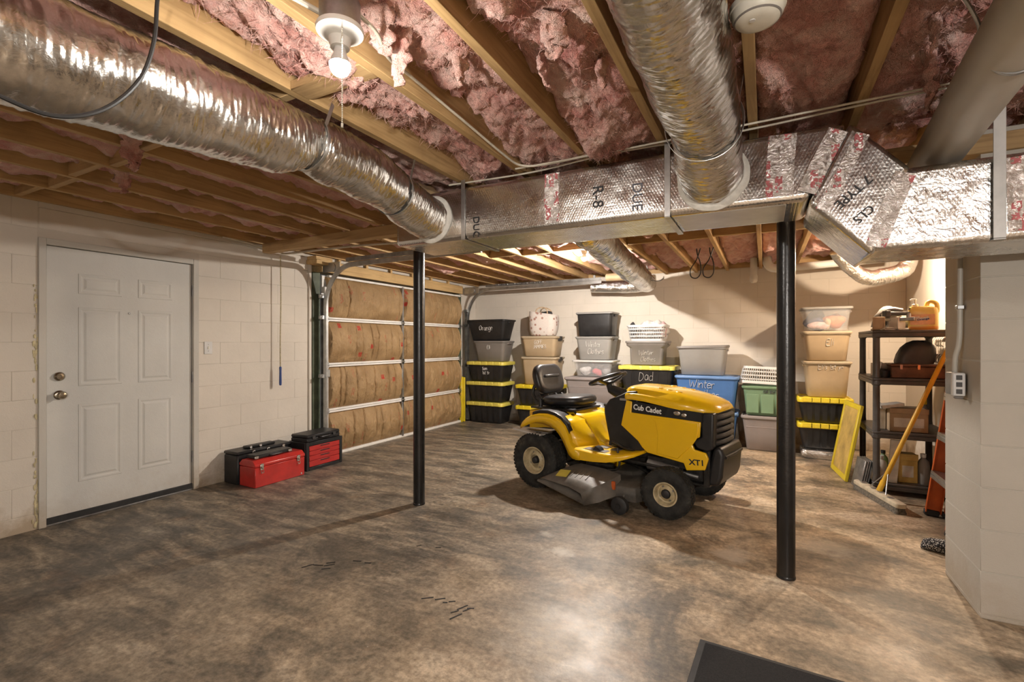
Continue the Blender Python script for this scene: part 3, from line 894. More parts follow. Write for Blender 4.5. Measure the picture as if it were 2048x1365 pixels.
cable('electric_cable', 'pale cable running from the bulb box along a joist to the trunk duct', [(-1.06, 1.02, 2.30), (-1.10, 1.15, 2.325), (-1.19, 1.3, 2.35), (-1.235, 1.5, 2.38), (-1.238, 1.9, 2.36), (-1.225, 2.2, 2.33), (-1.20, 2.36, 2.316), (-1.08, 2.41, 2.314), (-.8, 2.40, 2.314)], .006, M['romex'])
cable('electric_cable', 'pale cable entering the bulb box from the left', [(-1.14, .97, 2.29), (-1.2, .85, 2.31), (-1.3, .7, 2.32), (-1.4, .5, 2.325)], .008, M['romex'])
cable('electric_cable', 'black cable drooping in a loop below the large flex duct', [(-1.50, .725, 2.34), (-1.50, .715, 2.288), (-1.50, .707, 2.172), (-1.50, .679, 2.061), (-1.50, .627, 1.97), (-1.50, .564, 1.906), (-1.50, .488, 1.871), (-1.5, .404, 1.878), (-1.5, .345, 1.90), (-1.5, .2, 2.0), (-1.49, .0, 2.33)], .0055, M['blkwire'])
cable('electric_cable', 'dark twisted cable slung under the thick waste pipe', [(.28, 1.55, 2.34), (.40, 1.62, 2.30), (.50, 1.72, 2.21), (.545, 1.78, 2.10), (.60, 1.80, 2.068), (.66, 1.80, 2.085), (.71, 1.79, 2.12), (.80, 1.78, 2.30)], .005, M['steel'])
lp = thing('wire_loops', 'two loops of black wire hanging from the joists near the back wall', 'cable', (-.62, 5.5, 2.33))
for xo in (-.055, .075):
    pts = [(xo + .06, 0, .02), (xo + .02, 0, -.10), (xo - .04, .0, -.2), (xo - .035, 0, -.28), (xo + .02, 0, -.30), (xo + .06, .005, -.25), (xo + .06, .005, -.15), (xo + .03, .005, -.05), (xo + .02, .005, .02)]
    MB().tube(curve(pts, 7), .006, 6).obj('loop', M['blkwire'], lp)
hk = thing('bent_wire', 'bent wire end hanging near the flex duct by the back wall', 'wire', (-1.36, 6.3, 2.33))
MB().tube(curve([(0, 0, 0), (.03, 0, -.10), (.06, 0, -.16), (.10, 0, -.20), (.16, 0, -.205), (.21, 0, -.18), (.22, 0, -.15)], 7), .008, 7).obj('wire', M['steel'], hk)

# ------------------------------------------------------------------ smoke detector
sd = thing('smoke_detector', 'round white smoke detector under a joist beside the flex duct', 'smoke detector', (-.018, 1.445, 2.19))
MB().lathe([(0, .0), (.035, .0), (.052, .006), (.062, .018), (.066, .034), (.069, .036), (.070, .050), (.066, .054), (0, .054)], 36).obj('case', M['ivory'], sd)
MB().lathe([(.056, .0085), (.0585, .0115), (.0575, .0125), (.055, .0095)], 36).obj('vent_ring', M['grey1'], sd)
MB().lathe([(0, -.002), (.007, -.002), (.008, .002), (0, .002)], 14, T(-.012, -.02, 0)).obj('test_button', M['white'], sd)
MB().box(-.045, .03, -.05, .05, .0545, .124, .003).obj('mounting_block', M['woody'], sd)

# ------------------------------------------------------------------ rectangular trunk duct
TY0, TY1 = 2.45, 2.87
td = thing('trunk_duct', 'rectangular foil-wrapped trunk duct stepping down towards the pier', 'duct', (0, TY0, 1.7))
def sec(poly, y0, y1, name, m, bw=.03):
    o = MB().prism([(x, z - 1.7) for x, z in poly], y0, y1).obj(name, m, td); bevel(o, bw, 4, 30); return o
DEP = TY1 - TY0
sec([(-2.18, 1.972), (.17, 1.955), (.31, 2.272), (-2.18, 2.292)], 0, DEP, 'straight_run', M['scrim'])
sec([(.165, 1.935), (.395, 1.690), (.52, 2.035), (.318, 2.262)], -.012, DEP + .008, 'offset_section', M['scrim'], .022)
sec([(.39, 1.712), (2.9, 1.728), (2.9, 2.052), (.50, 2.042)], 0, DEP, 'lower_run', M['scrim2'])
def strip(pts, wdt, name, m, y=-.003, th=.003):
    """a band of tape lying on the duct front face, pts in (x, z)"""
    mb = MB(); loops = []
    for i, (x, z) in enumerate(pts):
        x0, z0 = pts[max(0, i - 1)]; x1, z1 = pts[min(len(pts) - 1, i + 1)]
        l = math.hypot(x1 - x0, z1 - z0); nx, nz = -(z1 - z0) / l * wdt / 2, (x1 - x0) / l * wdt / 2
        loops.append([(x - nx, y, z - nz - 1.7), (x + nx, y, z + nz - 1.7), (x + nx, y + th, z + nz - 1.7), (x - nx, y + th, z - nz - 1.7)])
    return mb.loft(loops).obj(name, m, td)
strip([(-1.045, 1.995), (-1.05, 2.13), (-1.045, 2.272)], .085, 'printed_tape', M['tape'])
strip([(.055, 1.985), (.06, 2.12), (.07, 2.26)], .11, 'printed_tape', M['tape'])
strip([(.16, 1.985), (.21, 2.10), (.275, 2.235)], .075, 'printed_tape', M['tape'], y=-.014)
strip([(.215, 1.90), (.26, 1.98), (.36, 2.2)], .05, 'printed_tape', M['tape'], y=-.0155)
strip([(.40, 1.725), (.44, 1.85), (.50, 2.015)], .07, 'printed_tape', M['tape'], y=-.0155)
strip([(.885, 1.745), (.88, 1.9), (.875, 2.025)], .16, 'printed_tape', M['tape'])
strip([(-.25, 2.02), (-.25, 2.28)], .05, 'printed_tape', M['tape'], y=-.002)
MB().box(-.40, .085, .035, DEP - .045, .2545, .262, .004, T(0, 0, 0) @ RY(R(.4))).obj('pale_underside', M['pale_foil'], td)  # part of the duct underside given a paler tone
MB().box(-2.1, -.42, .05, DEP - .05, .2685, .2715, .001).obj('bottom_seam', M['foil'], td)
def text_mesh(s, size, m, name='lettering', bold=0.0, ext=.0008):
    cu = bpy.data.curves.new('txt', 'FONT'); cu.body = s; cu.size = size; cu.extrude = ext; cu.offset = bold; cu.align_x = 'CENTER'; cu.align_y = 'CENTER'; cu.resolution_u = 3
    o = bpy.data.objects.new('txt', cu); COL.objects.link(o)
    bpy.context.view_layer.update()
    me = bpy.data.meshes.new_from_object(o.evaluated_get(bpy.context.evaluated_depsgraph_get()))
    bpy.data.objects.remove(o); bpy.data.curves.remove(cu)
    me.materials.clear(); me.materials.append(m); me.name = name
    return me
def lettering(s, size, m, parent, x, y, z, roll=0.0, sx=1.0, bold=0.0, rot=None):
    """upright text in the local x-z plane facing -y; roll turns it in that plane"""
    o = link('lettering', text_mesh(s, size, m, bold=bold), parent)
    o.matrix_local = T(x, y, z) @ RX(PI / 2) @ RZ(roll) @ Matrix.Diagonal((sx, 1, 1, 1)) if rot is None else rot
    return o
lettering('R-8', .085, M['ink'], td, -.785, -.003, .405, -PI / 2)
lettering('DUE', .075, M['inkgrey'], td, -.578, -.003, .375, -PI / 2)
lettering('DUC', .06, M['ink'], td, -1.545, -.003, .33, -PI / 2)
a_ = math.atan2(1.902 - 2.039, .238 - .386)
lettering('7 TYPE', .052, M['ink'], td, .325, -.0155, .262, a_, 1.0, .0005)
lettering('CLS', .048, M['ink'], td, .362, -.0155, .165, a_, 1.0, .0005)

def strap(name, label, parts, m=None, group='metal duct straps'):
    t = thing(name, label, 'strap', (0, 0, 0), 0, group)
    for nm, mb in parts: mb.obj(nm, m or M['strap'], t)
    return t
def wrap_strap(x, zb, zt, label, ztop):
    mb = MB(); mb.box(x - .014, x + .014, TY0 - .006, TY0 - .003, zb - .004, ztop, .0008)
    b2 = MB().box(x - .014, x + .014, TY0 - .006, TY1 + .006, zb - .008, zb - .005, .0008)
    b3 = MB().box(x - .014, x + .014, TY1 + .003, TY1 + .006, zb - .004, ztop, .0008)
    strap('hanger_strap', label, [('front_band', mb), ('bottom_band', b2), ('rear_band', b3)])
wrap_strap(-1.635, 1.969, 2.29, 'narrow metal strap round the left end of the trunk duct', 2.328)
wrap_strap(-.427, 1.959, 2.28, 'narrow metal strap round the middle of the trunk duct', 2.328)
mb = MB().box(.757, .793, TY0 - .022, TY0 - .018, 1.722, ZJ + .06, .001)
b2 = MB().box(.757, .793, TY0 - .022, TY1 + .02, 1.716, 1.721, .001)
strap('hanger_strap', 'wide pale metal strap hanging before the lower duct run at right', [('front_band', mb), ('bottom_band', b2)], M['galvp'])

# ------------------------------------------------------------------ flexible ducts
def flex(name, label, pts, rad, n=40, seed=0, strapat=None, collar=True, m=None, seg=70, wr=.0075):
    t = thing(name, label, 'duct', (0, 0, 0), 0, 'foil flexible ducts')
    c = curve(pts, seg); k = len(c)
    knots = len(pts) - 1
    rr = []
    for i in range(k):
        u = i / (k - 1) * knots; j = min(int(u), knots - 1); f = u - j
        f = f * f * (3 - 2 * f)
        rr.append(rad[j] * (1 - f) + rad[j + 1] * f)
    L_acc = [0.0]
    for i in range(1, k): L_acc.append(L_acc[-1] + (c[i] - c[i - 1]).length)
    mb = MB().tube(c, rr, n)
    out = []
    for q, p in enumerate(mb.v):
        i = min(q // n, k - 1); ctr = c[i]
        d = (p - ctr)
        if d.length > 1e-6:
            dn = d.normalized()
            lv = L_acc[i]
            a = (abs(noise.noise(Vector((dn.x * 2.2, dn.z * 2.2 + dn.y, lv * 64 + seed)))) * .55 + noise.noise(Vector((dn.x * 5, dn.z * 5 + dn.y, lv * 140 + seed))) * .28) * wr * 1.5
            a += noise.noise(Vector((dn.x * 1.6, dn.z * 1.6, lv * 7 + seed * 3))) * wr * 1.3 + abs(math.sin(lv * 62)) * .0014
            p = p + d.normalized() * a
        out.append(p)
    mb.v = out
    mb.obj('sleeve', m or M['flex'], t, angle=180)
    return t, c
f1, c1 = flex('flex_duct', 'large crinkled foil flex duct crossing the upper left to the trunk',
     [(-1.875, 2.50, 2.112), (-1.865, 2.32, 2.115), (-1.84, 2.16, 2.14), (-1.81, 2.02, 2.16), (-1.775, 1.78, 2.185), (-1.755, 1.52, 2.19), (-1.75, 1.40, 2.195), (-1.75, 1.22, 2.165), (-1.75, .9, 2.15), (-1.75, .5, 2.12), (-1.76, 0.0, 2.10), (-1.78, -.8, 2.12)],
     [.125, .128, .130, .116, .132, .128, .112, .140, .150, .158, .160, .16], 72, 1)
f2, c2 = flex('flex_duct', 'foil flex duct dropping from overhead into the middle of the trunk',
     [(-.222, 2.50, 2.118), (-.22, 2.34, 2.118), (-.215, 2.18, 2.135), (-.212, 2.05, 2.16), (-.21, 1.94, 2.18), (-.212, 1.7, 2.185), (-.218, 1.4, 2.19), (-.22, 1.0, 2.20), (-.22, .3, 2.2), (-.22, -.5, 2.2)],
     [.130, .132, .132, .124, .126, .132, .128, .122, .12, .12], 64, 5)
for f, x, z, r in ((f1, -1.872, 2.113, .150), (f2, -.221, 2.118, .160)):
    mb = MB(); n = 48; L0 = []
    for yy, k in ((2.452, 1.0), (2.444, 1.0), (2.432, .93), (2.425, .86)):
        L0.append([(x + math.cos(2 * PI * i / n) * r * k * (1 + .05 * noise.noise(Vector((math.cos(2 * PI * i / n) * 2.3, math.sin(2 * PI * i / n) * 2.3, x)))), yy, z + math.sin(2 * PI * i / n) * r * k * (1 + .05 * noise.noise(Vector((math.cos(2 * PI * i / n) * 2, math.sin(2 * PI * i / n) * 2, x + 3))))) for i in range(n)])
    mb.loft(L0, True, True).obj('mastic_collar', M['mastic'], f)
def ring_strap(parent, c, y, r, up):
    p = min(c, key=lambda q: abs(q.y - y))
    pts = [(p.x + math.cos(a) * r, p.y + .02 * math.cos(a), p.z + math.sin(a) * r * 1.02) for a in [R(150) + (R(240)) * i / 24 for i in range(25)]]
    pts = [(p.x - r * .98, y - .03, ZJ + .02)] + pts + [(p.x + r * .98, y + .04, ZJ + .02)]
    MB().tube(pts, .013, 6, flat=.1).obj('support_strap', M['strap'], parent)
ring_strap(f1, c1, 1.405, .121, 1); ring_strap(f1, c1, 2.02, .124, 1); ring_strap(f2, c2, 1.98, .140, 1)
f3, c3 = flex('flex_duct', 'foil flex duct running from behind the trunk towards the back wall',
     [(-1.02, 2.85, 2.12), (-1.05, 3.05, 2.05), (-1.12, 3.4, 2.13), (-1.2, 3.8, 2.17), (-1.27, 4.3, 2.18), (-1.33, 4.9, 2.19), (-1.37, 5.5, 2.18), (-1.40, 6.1, 2.16), (-1.43, 6.65, 2.14)],
     [.10, .09, .12, .13, .13, .125, .14, .13, .12], 36, 9)
f4, c4 = flex('flex_duct', 'thin foil flex duct lying along the back wall top', [(-2.32, 6.95, 2.17), (-2.1, 6.96, 2.165), (-1.85, 6.97, 2.15), (-1.6, 6.96, 2.155), (-1.44, 6.94, 2.16)], [.075, .085, .09, .09, .085], 28, 12, m=M['foilsmall'])
f5, c5 = flex('flex_duct', 'small copper-lit foil elbow duct above the shelf alcove', [(.66, 6.0, 2.30), (.74, 6.1, 2.20), (.88, 6.2, 2.06), (1.0, 6.28, 2.02), (1.12, 6.32, 2.04), (1.26, 6.36, 2.08), (1.33, 6.4, 2.16), (1.34, 6.42, 2.28)], [.065, .07, .072, .075, .085, .082, .075, .07], 28, 14, m=M['foilsmall'])
for x_ in (-2.1, -1.6): MB().box(x_ - .012, x_ + .012, 6.955, 6.965, 2.22, 2.33, .001).obj('support_strap', M['strap'], f4)
tag(MB().tube([(-2.02, 6.72, 2.27), (-1.62, 6.72, 2.268), (-1.52, 6.72, 2.268)], [.055, .055, .055], 24).obj('vent_pipe', M['copper']), 'short tan vent pipe beside the flex duct at the back wall', 'pipe')

# ------------------------------------------------------------------ pipes
pp = thing('waste_pipe', 'thick grey-white plastic pipe slanting overhead at the upper right', 'pipe', (0, 0, 0))
MB().cyl((.475, .2, 2.150), (.700, 3.05, 2.165), .088, n=40).obj('pipe', M['pvc'], pp)
MB().tube([(.5435 + .0, 1.075, 2.1545), (.552, 1.175, 2.155)], .094, 40).obj('coupling', M['pvc'], pp)
d_ = thing('drain_pipe', 'white plastic drain stub with a cap hanging by the back wall', 'pipe', (-.13, 6.95, 2.15))
MB().cyl((0, 0, .28), (0, 0, .03), .042, n=20).obj('pipe', M['pvcw'], d_)
MB().lathe([(0, -.045), (.03, -.04), (.044, -.02), (.048, .02), (.048, .05), (.042, .052)], 20).obj('cap', M['pvcw'], d_)
d2 = thing('drain_pipe', 'horizontal white drain pipe with an elbow high on the back wall', 'pipe', (.02, 6.75, 2.30))
MB().tube(curve([(0, 0, .10), (.01, 0, .02), (.05, 0, -.035), (.12, 0, -.05), (.4, 0, -.045), (.8, .0, -.03), (1.2, .0, -.015)], 6), .045, 18).obj('pipe', M['pvcw'], d2)
MB().tube(curve([(.0, 0, .09), (.01, 0, .02), (.05, 0, -.035), (.12, 0, -.05)], 6), .053, 18).obj('elbow', M['pvcw'], d2)

# conduit and outlet on the pier
ot = thing('outlet_box', 'grey metal outlet box with a white receptacle and conduit on the pier', 'outlet', (PX - .004, 3.325, 1.115))
MB().box(-.05, 0, -.052, .052, -.058, .058, .004).obj('box', M['galv'], ot)
MB().box(-.053, -.0505, -.050, .050, -.056, .056, .001).obj('cover', M['steel'], ot)
o_ = MB().box(-.058, -.006, -.084, -.0525, -.060, .060, .005).obj('receptacle', M['white'], ot)
for z in (-.036, 0, .036): MB().box(-.044, -.020, -.0865, -.0838, z - .012, z + .012, .001).obj('socket', M['darkgrey'], o_)
MB().box(-.05, -.012, -.08, -.056, -.075, -.0605, .006).obj('plug_body', M['grey1'], ot)
MB().tube(curve([(-.028, 0, .058), (-.026, -.005, .14), (-.014, -.02, .24), (-.013, -.025, .5), (-.013, -.03, .9), (-.013, -.03, 1.24)], 8), .012, 14).obj('conduit', M['pvc'], ot)
for z in (.4, .85): MB().box(-.028, -.0005, -.045, -.005, z - .01, z + .01, .002).obj('clip', M['galv'], ot)

# ------------------------------------------------------------------ riding mower (local x forward, y to its left)
mw = thing('riding_mower', 'yellow riding lawn mower with black seat parked on the concrete', 'riding mower', (-1.770, 4.412, 0), -.2304)
YM, BK, EN = M['mower'], M['blkplastic'], M['engine']
def wheel(x, y, rad, wid, rim_r, steer=0.0):
    sg = -1 if y < 0 else 1
    Mx = T(x, y, rad) @ RZ(steer) @ (RX(PI / 2) if sg < 0 else RX(-PI / 2))      # local +z points outwards
    w2 = wid / 2
    tr = rad - rim_r
    prof = [(rim_r, -w2 * .72), (rim_r + tr * .25, -w2 * .95), (rim_r + tr * .6, -w2), (rad - tr * .16, -w2 * .90), (rad - .004, -w2 * .72), (rad - .002, -w2 * .3), (rad - .002, w2 * .3), (rad - .004, w2 * .72),
            (rad - tr * .16, w2 * .90), (rim_r + tr * .6, w2), (rim_r + tr * .25, w2 * .95), (rim_r, w2 * .72)]
    ty = MB().lathe(prof + [prof[0]], 48, Mx)
    ty.f = [f for f in ty.f if len(f) == 4]
    tire = ty.obj('tire', M['tire'], mw)
    tb = MB(); nr = int(2 * PI * rad / .034); rows_ = [-.66, -.33, 0, .33, .66]
    for i in range(nr):
        for j, q in enumerate(rows_):
            a = 2 * PI * (i + (.5 if j % 2 else 0)) / nr
            rr = rad - (.004 if abs(q) > .5 else 0.0)
            tb.box(-.004, .005, -.0115, .0115, -w2 * .15, w2 * .15, .002, Mx @ RZ(a) @ T(rr - .002, 0, q * w2))
    tb.obj('tread', M['tire'], tire)
    rim = MB().lathe([(rim_r + .006, w2 * .80), (rim_r + .006, w2 * .86), (rim_r - .004, w2 * .86), (rim_r - .010, w2 * .70), (rim_r - .016, w2 * .35), (rim_r * .72, w2 * .28), (rim_r * .55, w2 * .45), (rim_r * .42, w2 * .62), (rim_r * .40, w2 * .30), (0, w2 * .30)], 40, Mx, caps=False).obj('rim', M['cream'], mw)
    MB().lathe([(rim_r + .004, -w2 * .86), (rim_r - .01, -w2 * .7), (rim_r * .5, -w2 * .2), (0, -w2 * .2)], 32, Mx, caps=False).obj('rim_back', M['cream'], mw)
    MB().lathe([(0, w2 * .80), (.020, w2 * .80), (.030, w2 * .72), (.033, w2 * .55), (.033, w2 * .25)], 20, Mx).obj('hub_cap', M['rubber'], mw)
    lg = MB()
    for k in range(4): lg.cyl((rim_r * .62 * math.cos(k * PI / 2 + .5), rim_r * .62 * math.sin(k * PI / 2 + .5), w2 * .3), (rim_r * .62 * math.cos(k * PI / 2 + .5), rim_r * .62 * math.sin(k * PI / 2 + .5), w2 * .42), .008, n=8, M=Mx)
    lg.cyl((rim_r * .78, .0, w2 * .25), (rim_r * .86, .0, w2 * .55), .005, n=8, M=Mx)
    lg.obj('bolts', M['steel'], rim)
for sg in (-1, 1):
    wheel(0.0, sg * .375, .25, .205, .118)
    wheel(1.235, sg * .375, .19, .155, .086, R(5))

# chassis
ch = MB()
ch.box(-.22, 1.48, -.17, -.145, .30, .40, .004); ch.box(-.22, 1.48, .145, .17, .30, .40, .004)
ch.box(-.22, -.19, -.17, .17, .28, .42, .004); ch.box(.86, 1.46, -.19, .19, .37, .46, .01)
ch.obj('frame', EN, mw)
MB().box(-.10, .12, -.14, .14, .16, .36, .04).obj('transaxle', EN, mw)
MB().cyl((0, -.30, .25), (0, .30, .25), .028, n=14).obj('rear_axle', EN, mw)
ax = MB(); ax.box(1.205, 1.265, -.28, .28, .20, .255, .008); ax.cyl((1.235, -.27, .17), (1.235, -.27, .32), .02, n=12); ax.cyl((1.235, .27, .17), (1.235, .27, .32), .02, n=12)
ax.cyl((1.235, -.33, .19), (1.235, .33, .19), .012, n=10); ax.tube([(.75, -.10, .30), (1.15, -.25, .23)], .010, 8); ax.tube([(.75, .10, .30), (1.15, .25, .23)], .010, 8)
ax.obj('front_axle', EN, mw)
en = MB(); en.box(.92, 1.40, -.20, .20, .42, .70, .03); en.cyl((1.15, 0, .68), (1.15, 0, .78), .14, n=24); en.box(1.30, 1.47, -.22, .22, .26, .37, .02)
en.obj('engine', EN, mw)
mf = MB(); mf.tube([(1.02, -.235, .355), (1.28, -.245, .325)], .05, 18); mf.tube([(1.28, -.245, .325), (1.42, -.24, .31)], .018, 10); mf.obj('muffler', M['steel'], mw)
fb = MB(); fb.tube([(.60, -.29, .36), (1.30, -.27, .345)], .016, 8); fb.box(1.02, 1.40, -.265, -.245, .36, .42, .004); fb.obj('lift_rod', EN, mw)

# rear fender and footwell body
out = [(-.155, .560), (-.135, .595), (-.09, .632), (-.03, .662), (.05, .684), (.14, .690), (.22, .678), (.29, .648), (.345, .598), (.38, .53), (.405, .465), (.44, .425), (.50, .408)]
inn = [(-.155, .528), (-.12, .548), (-.06, .578), (.02, .606), (.11, .612), (.19, .594), (.26, .552), (.315, .492), (.355, .425), (.39, .36), (.425, .336), (.46, .331), (.50, .335)]
for sg in (-1, 1):
    f = MB(); n = len(out)
    ys = sg * .462
    # outer skirt
    rows = [[(x, ys, z) for x, z in inn], [(x, ys + sg * .006, z * .5 + z2 * .5) for (x, z), (x2, z2) in zip(inn, out)], [(x, ys, z - .010) for x, z in out],
            [(x, ys - sg * .016, z) for x, z in out], [(x, ys - sg * .10, z + .006) for x, z in out], [(x, ys - sg * .205, z + .008) for x, z in out]]
    f.grid(rows)
    f.grid([[(x, ys, z) for x, z in inn], [(x, ys - sg * .03, z + .006) for x, z in inn]])
    o = f.obj('fender', YM, mw, angle=50)
    s_ = o.modifiers.new('solid', 'SOLIDIFY'); s_.thickness = .006; s_.offset = 0
    # black cover on the fender top
    idx = list(range(3, 10)); cv = MB()
    cv.grid([[(out[i][0], ys - sg * .022, out[i][1] + .004) for i in idx], [(out[i][0], ys - sg * .030, out[i][1] + .026) for i in idx],
             [(out[i][0], ys - sg * .075, out[i][1] + .032) for i in idx], [(out[i][0], ys - sg * .095, out[i][1] + .014) for i in idx], [(out[i][0], ys - sg * .20, out[i][1] + .014) for i in idx]])
    o = cv.obj('fender_cover', BK, mw, angle=50); s_ = o.modifiers.new('solid', 'SOLIDIFY'); s_.thickness = .008; s_.offset = 0
    # foot board
    fbd = MB()
    st = [(.425, .430, .336), (.50, .428, .334), (.62, .420, .338), (.75, .420, .352), (.86, .428, .380), (.95, .445, .410), (1.01, .462, .440)]
    fbd.loft([[(x, sg * (.13), zt + .004), (x, sg * (.44 - max(0, x - .85) * .9), zt), (x, sg * (.462 - max(0, x - .85) * .9), zt - .012), (x, sg * (.466 - max(0, x - .85) * .9), (zt + zb) / 2), (x, sg * (.458 - max(0, x - .85) * .9), zb), (x, sg * (.435 - max(0, x - .85) * .9), zb), (x, sg * (.13), zt - .012)] for x, zt, zb in st])
    fbd.obj('foot_board', YM, mw, angle=50)
    gp = MB(); gp.box(.56, .66, sg * .22 - .07, sg * .22 + .07, .424, .4275, .001, ); gp.box(.70, .78, sg * .24 - .07, sg * .24 + .07, .4235, .4265, .001)
    gp.obj('grip_pad', M['grey1'], mw)
    g2 = MB(); g2.prism([(.50, .4255), (.72, .4225), (.70, .4275), (.52, .4305)], sg * .34, sg * .425); g2.obj('grip_pad', M['grey1'], mw)
body = MB()
body.loft([[(x, -hw, z), (x, -hw + .02, z + .012), (x, hw - .02, z + .012), (x, hw, z), (x, hw, z - .16), (x, -hw, z - .16)] for x, hw, z in
           ((-.20, .27, .665), (0, .27, .690), (.18, .27, .690), (.30, .255, .680), (.375, .235, .665), (.415, .225, .64), (.45, .215, .585), (.50, .205, .51), (.545, .20, .455), (.60, .20, .43), (.72, .20, .425))])
body.obj('body_tunnel', YM, mw, angle=45)
for sg in (-1, 1):     # flank between tunnel and fender
    wl_ = MB(); wl_.grid([[(x, sg * y, z) for x, y, z in ((.27, .45, .655), (.34, .44, .60), (.385, .435, .50), (.43, .43, .425))], [(x, sg * y, z) for x, y, z in ((.28, .36, .672), (.37, .35, .62), (.425, .34, .52), (.47, .33, .425))], [(x, sg * y, z) for x, y, z in ((.29, .24, .685), (.40, .23, .645), (.47, .215, .54), (.54, .20, .425))]])
    o = wl_.obj('flank_panel', YM, mw, angle=60); s_ = o.modifiers.new('solid', 'SOLIDIFY'); s_.thickness = .005; s_.offset = 0
bx_ = MB(); bx_.box(.30, .47, .27, .41, .70, .726, .008); bx_.obj('cup_tray', BK, mw)
bx_ = MB(); bx_.box(.33, .44, .29, .39, .7265, .731, .002); bx_.obj('tray_liner', M['darkgrey'], mw)
hv = MB(); hv.box(-.20, .28, -.26, .26, .695, .712, .006); hv.tube([(.26, -.23, .71), (.30, -.235, .70), (.325, -.235, .655)], .010, 8); hv.box(.22, .31, -.27, -.19, .70, .725, .01)
hv.obj('seat_pan', BK, mw)
MB().box(-.22, .12, -.40, -.33, .50, .512, .003).obj('fender_bracket', M['steel'], mw)
hw_ = MB(); hw_.prism([(-.26, .505), (.08, .475), (.08, .495), (-.26, .52)], -.455, -.35); hw_.obj('mud_plate', M['pale_foil'], mw)

# seat
seat = MB()
def pad(w, l, r, cx, z, crown, M_, h):
    lp = []
    for s_, dz in ((.90, 0), (.98, .25), (1.0, .55), (.97, .82), (.88, .97), (.70, 1.0), (.35, .99)):
        lp.append([(x, y, dz * h + crown * (1 - s_) * -.15) for x, y in rrect(l * s_, w * s_, min(r, l * s_ * .49, w * s_ * .49), 6)])
    return MB().loft(lp, M=M_)
pad(.48, .47, .17, 0, 0, 0, T(.085, 0, .735) @ RY(R(-3)), .085).obj('seat_cushion', M['blkseat'], mw, angle=60)
pad(.44, .30, .11, 0, 0, 0, T(-.215, 0, .955) @ RY(R(74)), .085).obj('seat_back', M['blkseat'], mw, angle=60)
pi = MB(); pi.box(-.004, .012, -.12, .12, -.012, .012, .005, T(-.132, 0, 1.00) @ RY(R(-14))); pi.box(-.004, .012, -.12, .12, -.010, .010, .004, T(-.146, 0, .945) @ RY(R(-14)))
pi.obj('back_pleats', M['blkplastic'], mw)
bs = MB(); bs.tube(curve([(-.12, 0, .765), (-.22, 0, .79), (-.235, 0, .88), (-.25, 0, .95)], 6), .07, 10, flat=.15, up=(1, 0, 0)); bs.box(-.13, .27, -.20, .20, .722, .742, .01)
bs.obj('seat_shell', BK, mw)
for sg in (-1, 1):
    MB().tube(curve([(-.05, sg * .17, .745), (-.17, sg * .18, .76), (-.24, sg * .17, .83), (-.225, sg * .15, .92)], 6), .016, 10).obj('back_arm', BK, mw)
    MB().tube([(-.12, sg * .2, .70), (-.12, sg * .2, .77), (-.16, sg * .2, .80)], .020, 10).obj('seat_bracket', BK, mw)
for x in (.0, .14):
    for y in (-.14, .14):
        sp_ = MB(); sp_.tube([(x + .022 * math.cos(i * .9), y + .022 * math.sin(i * .9), .712 + .0004 * i) for i in range(38)], .0035, 5); sp_.obj('seat_spring', M['steel'], mw)

# dash pedestal, steering wheel
dp = MB().prism([(.675, .44), (.615, .72), (.612, .775), (.665, .845), (.76, .885), (.84, .925), (.93, .935), (.95, .60), (.99, .44)], -.262, .262)
bevel(dp.obj('dash_pedestal', BK, mw), .02, 3)
dl = MB().box(.77, .835, -.268, -.2625, .845, .865, .002); dl.obj('dash_label', M['grey2'], mw)
MB().prism([(.86, .45), (.90, .62), (.935, .56), (1.03, .45)], -.275, -.262).obj('side_guard', BK, mw)
sw_c = Vector((.505, 0, 1.0)); tilt = R(-21)
Msw = T(*sw_c) @ RY(tilt)
MB().tube([(.168 * math.cos(a), .168 * math.sin(a), 0) for a in [2 * PI * i / 40 for i in range(40)]], .0155, 12, closed=True, M=Msw).obj('steering_wheel_rim', M['blkseat'], mw)
sp_ = MB()
for a in (R(20), R(160), R(270)):
    sp_.tube([(.160 * math.cos(a), .160 * math.sin(a), -.004), (.10 * math.cos(a), .10 * math.sin(a), -.03), (.03 * math.cos(a), .03 * math.sin(a), -.045)], [.020, .024, .03], 10, flat=.45, M=Msw)
sp_.ball((0, 0, -.042), .05, .05, .02, M=Msw)
sp_.obj('steering_wheel_spokes', M['blkseat'], mw)
MB().tube([Msw @ Vector((0, 0, -.05)), Msw @ Vector((0, 0, -.10)), (.66, 0, .86)], [.034, .042, .06], 16).obj('steering_column', BK, mw)
pd = MB(); pd.tube(curve([(.90, -.255, .44), (.84, -.33, .47), (.80, -.36, .50), (.75, -.37, .515), (.74, -.375, .48)], 6), .012, 8); pd.tube(curve([(.80, -.36, .46), (.815, -.37, .40), (.83, -.38, .34), (.80, -.38, .29), (.72, -.38, .275)], 6), .010, 8); pd.box(.62, .76, -.43, -.36, .262, .275, .004)
pd.obj('brake_pedal', EN, mw)
kb = MB(); kb.prism([(.60, .428), (.68, .424), (.66, .45), (.625, .462)], -.42, -.36); kb.obj('foot_stop', BK, mw)

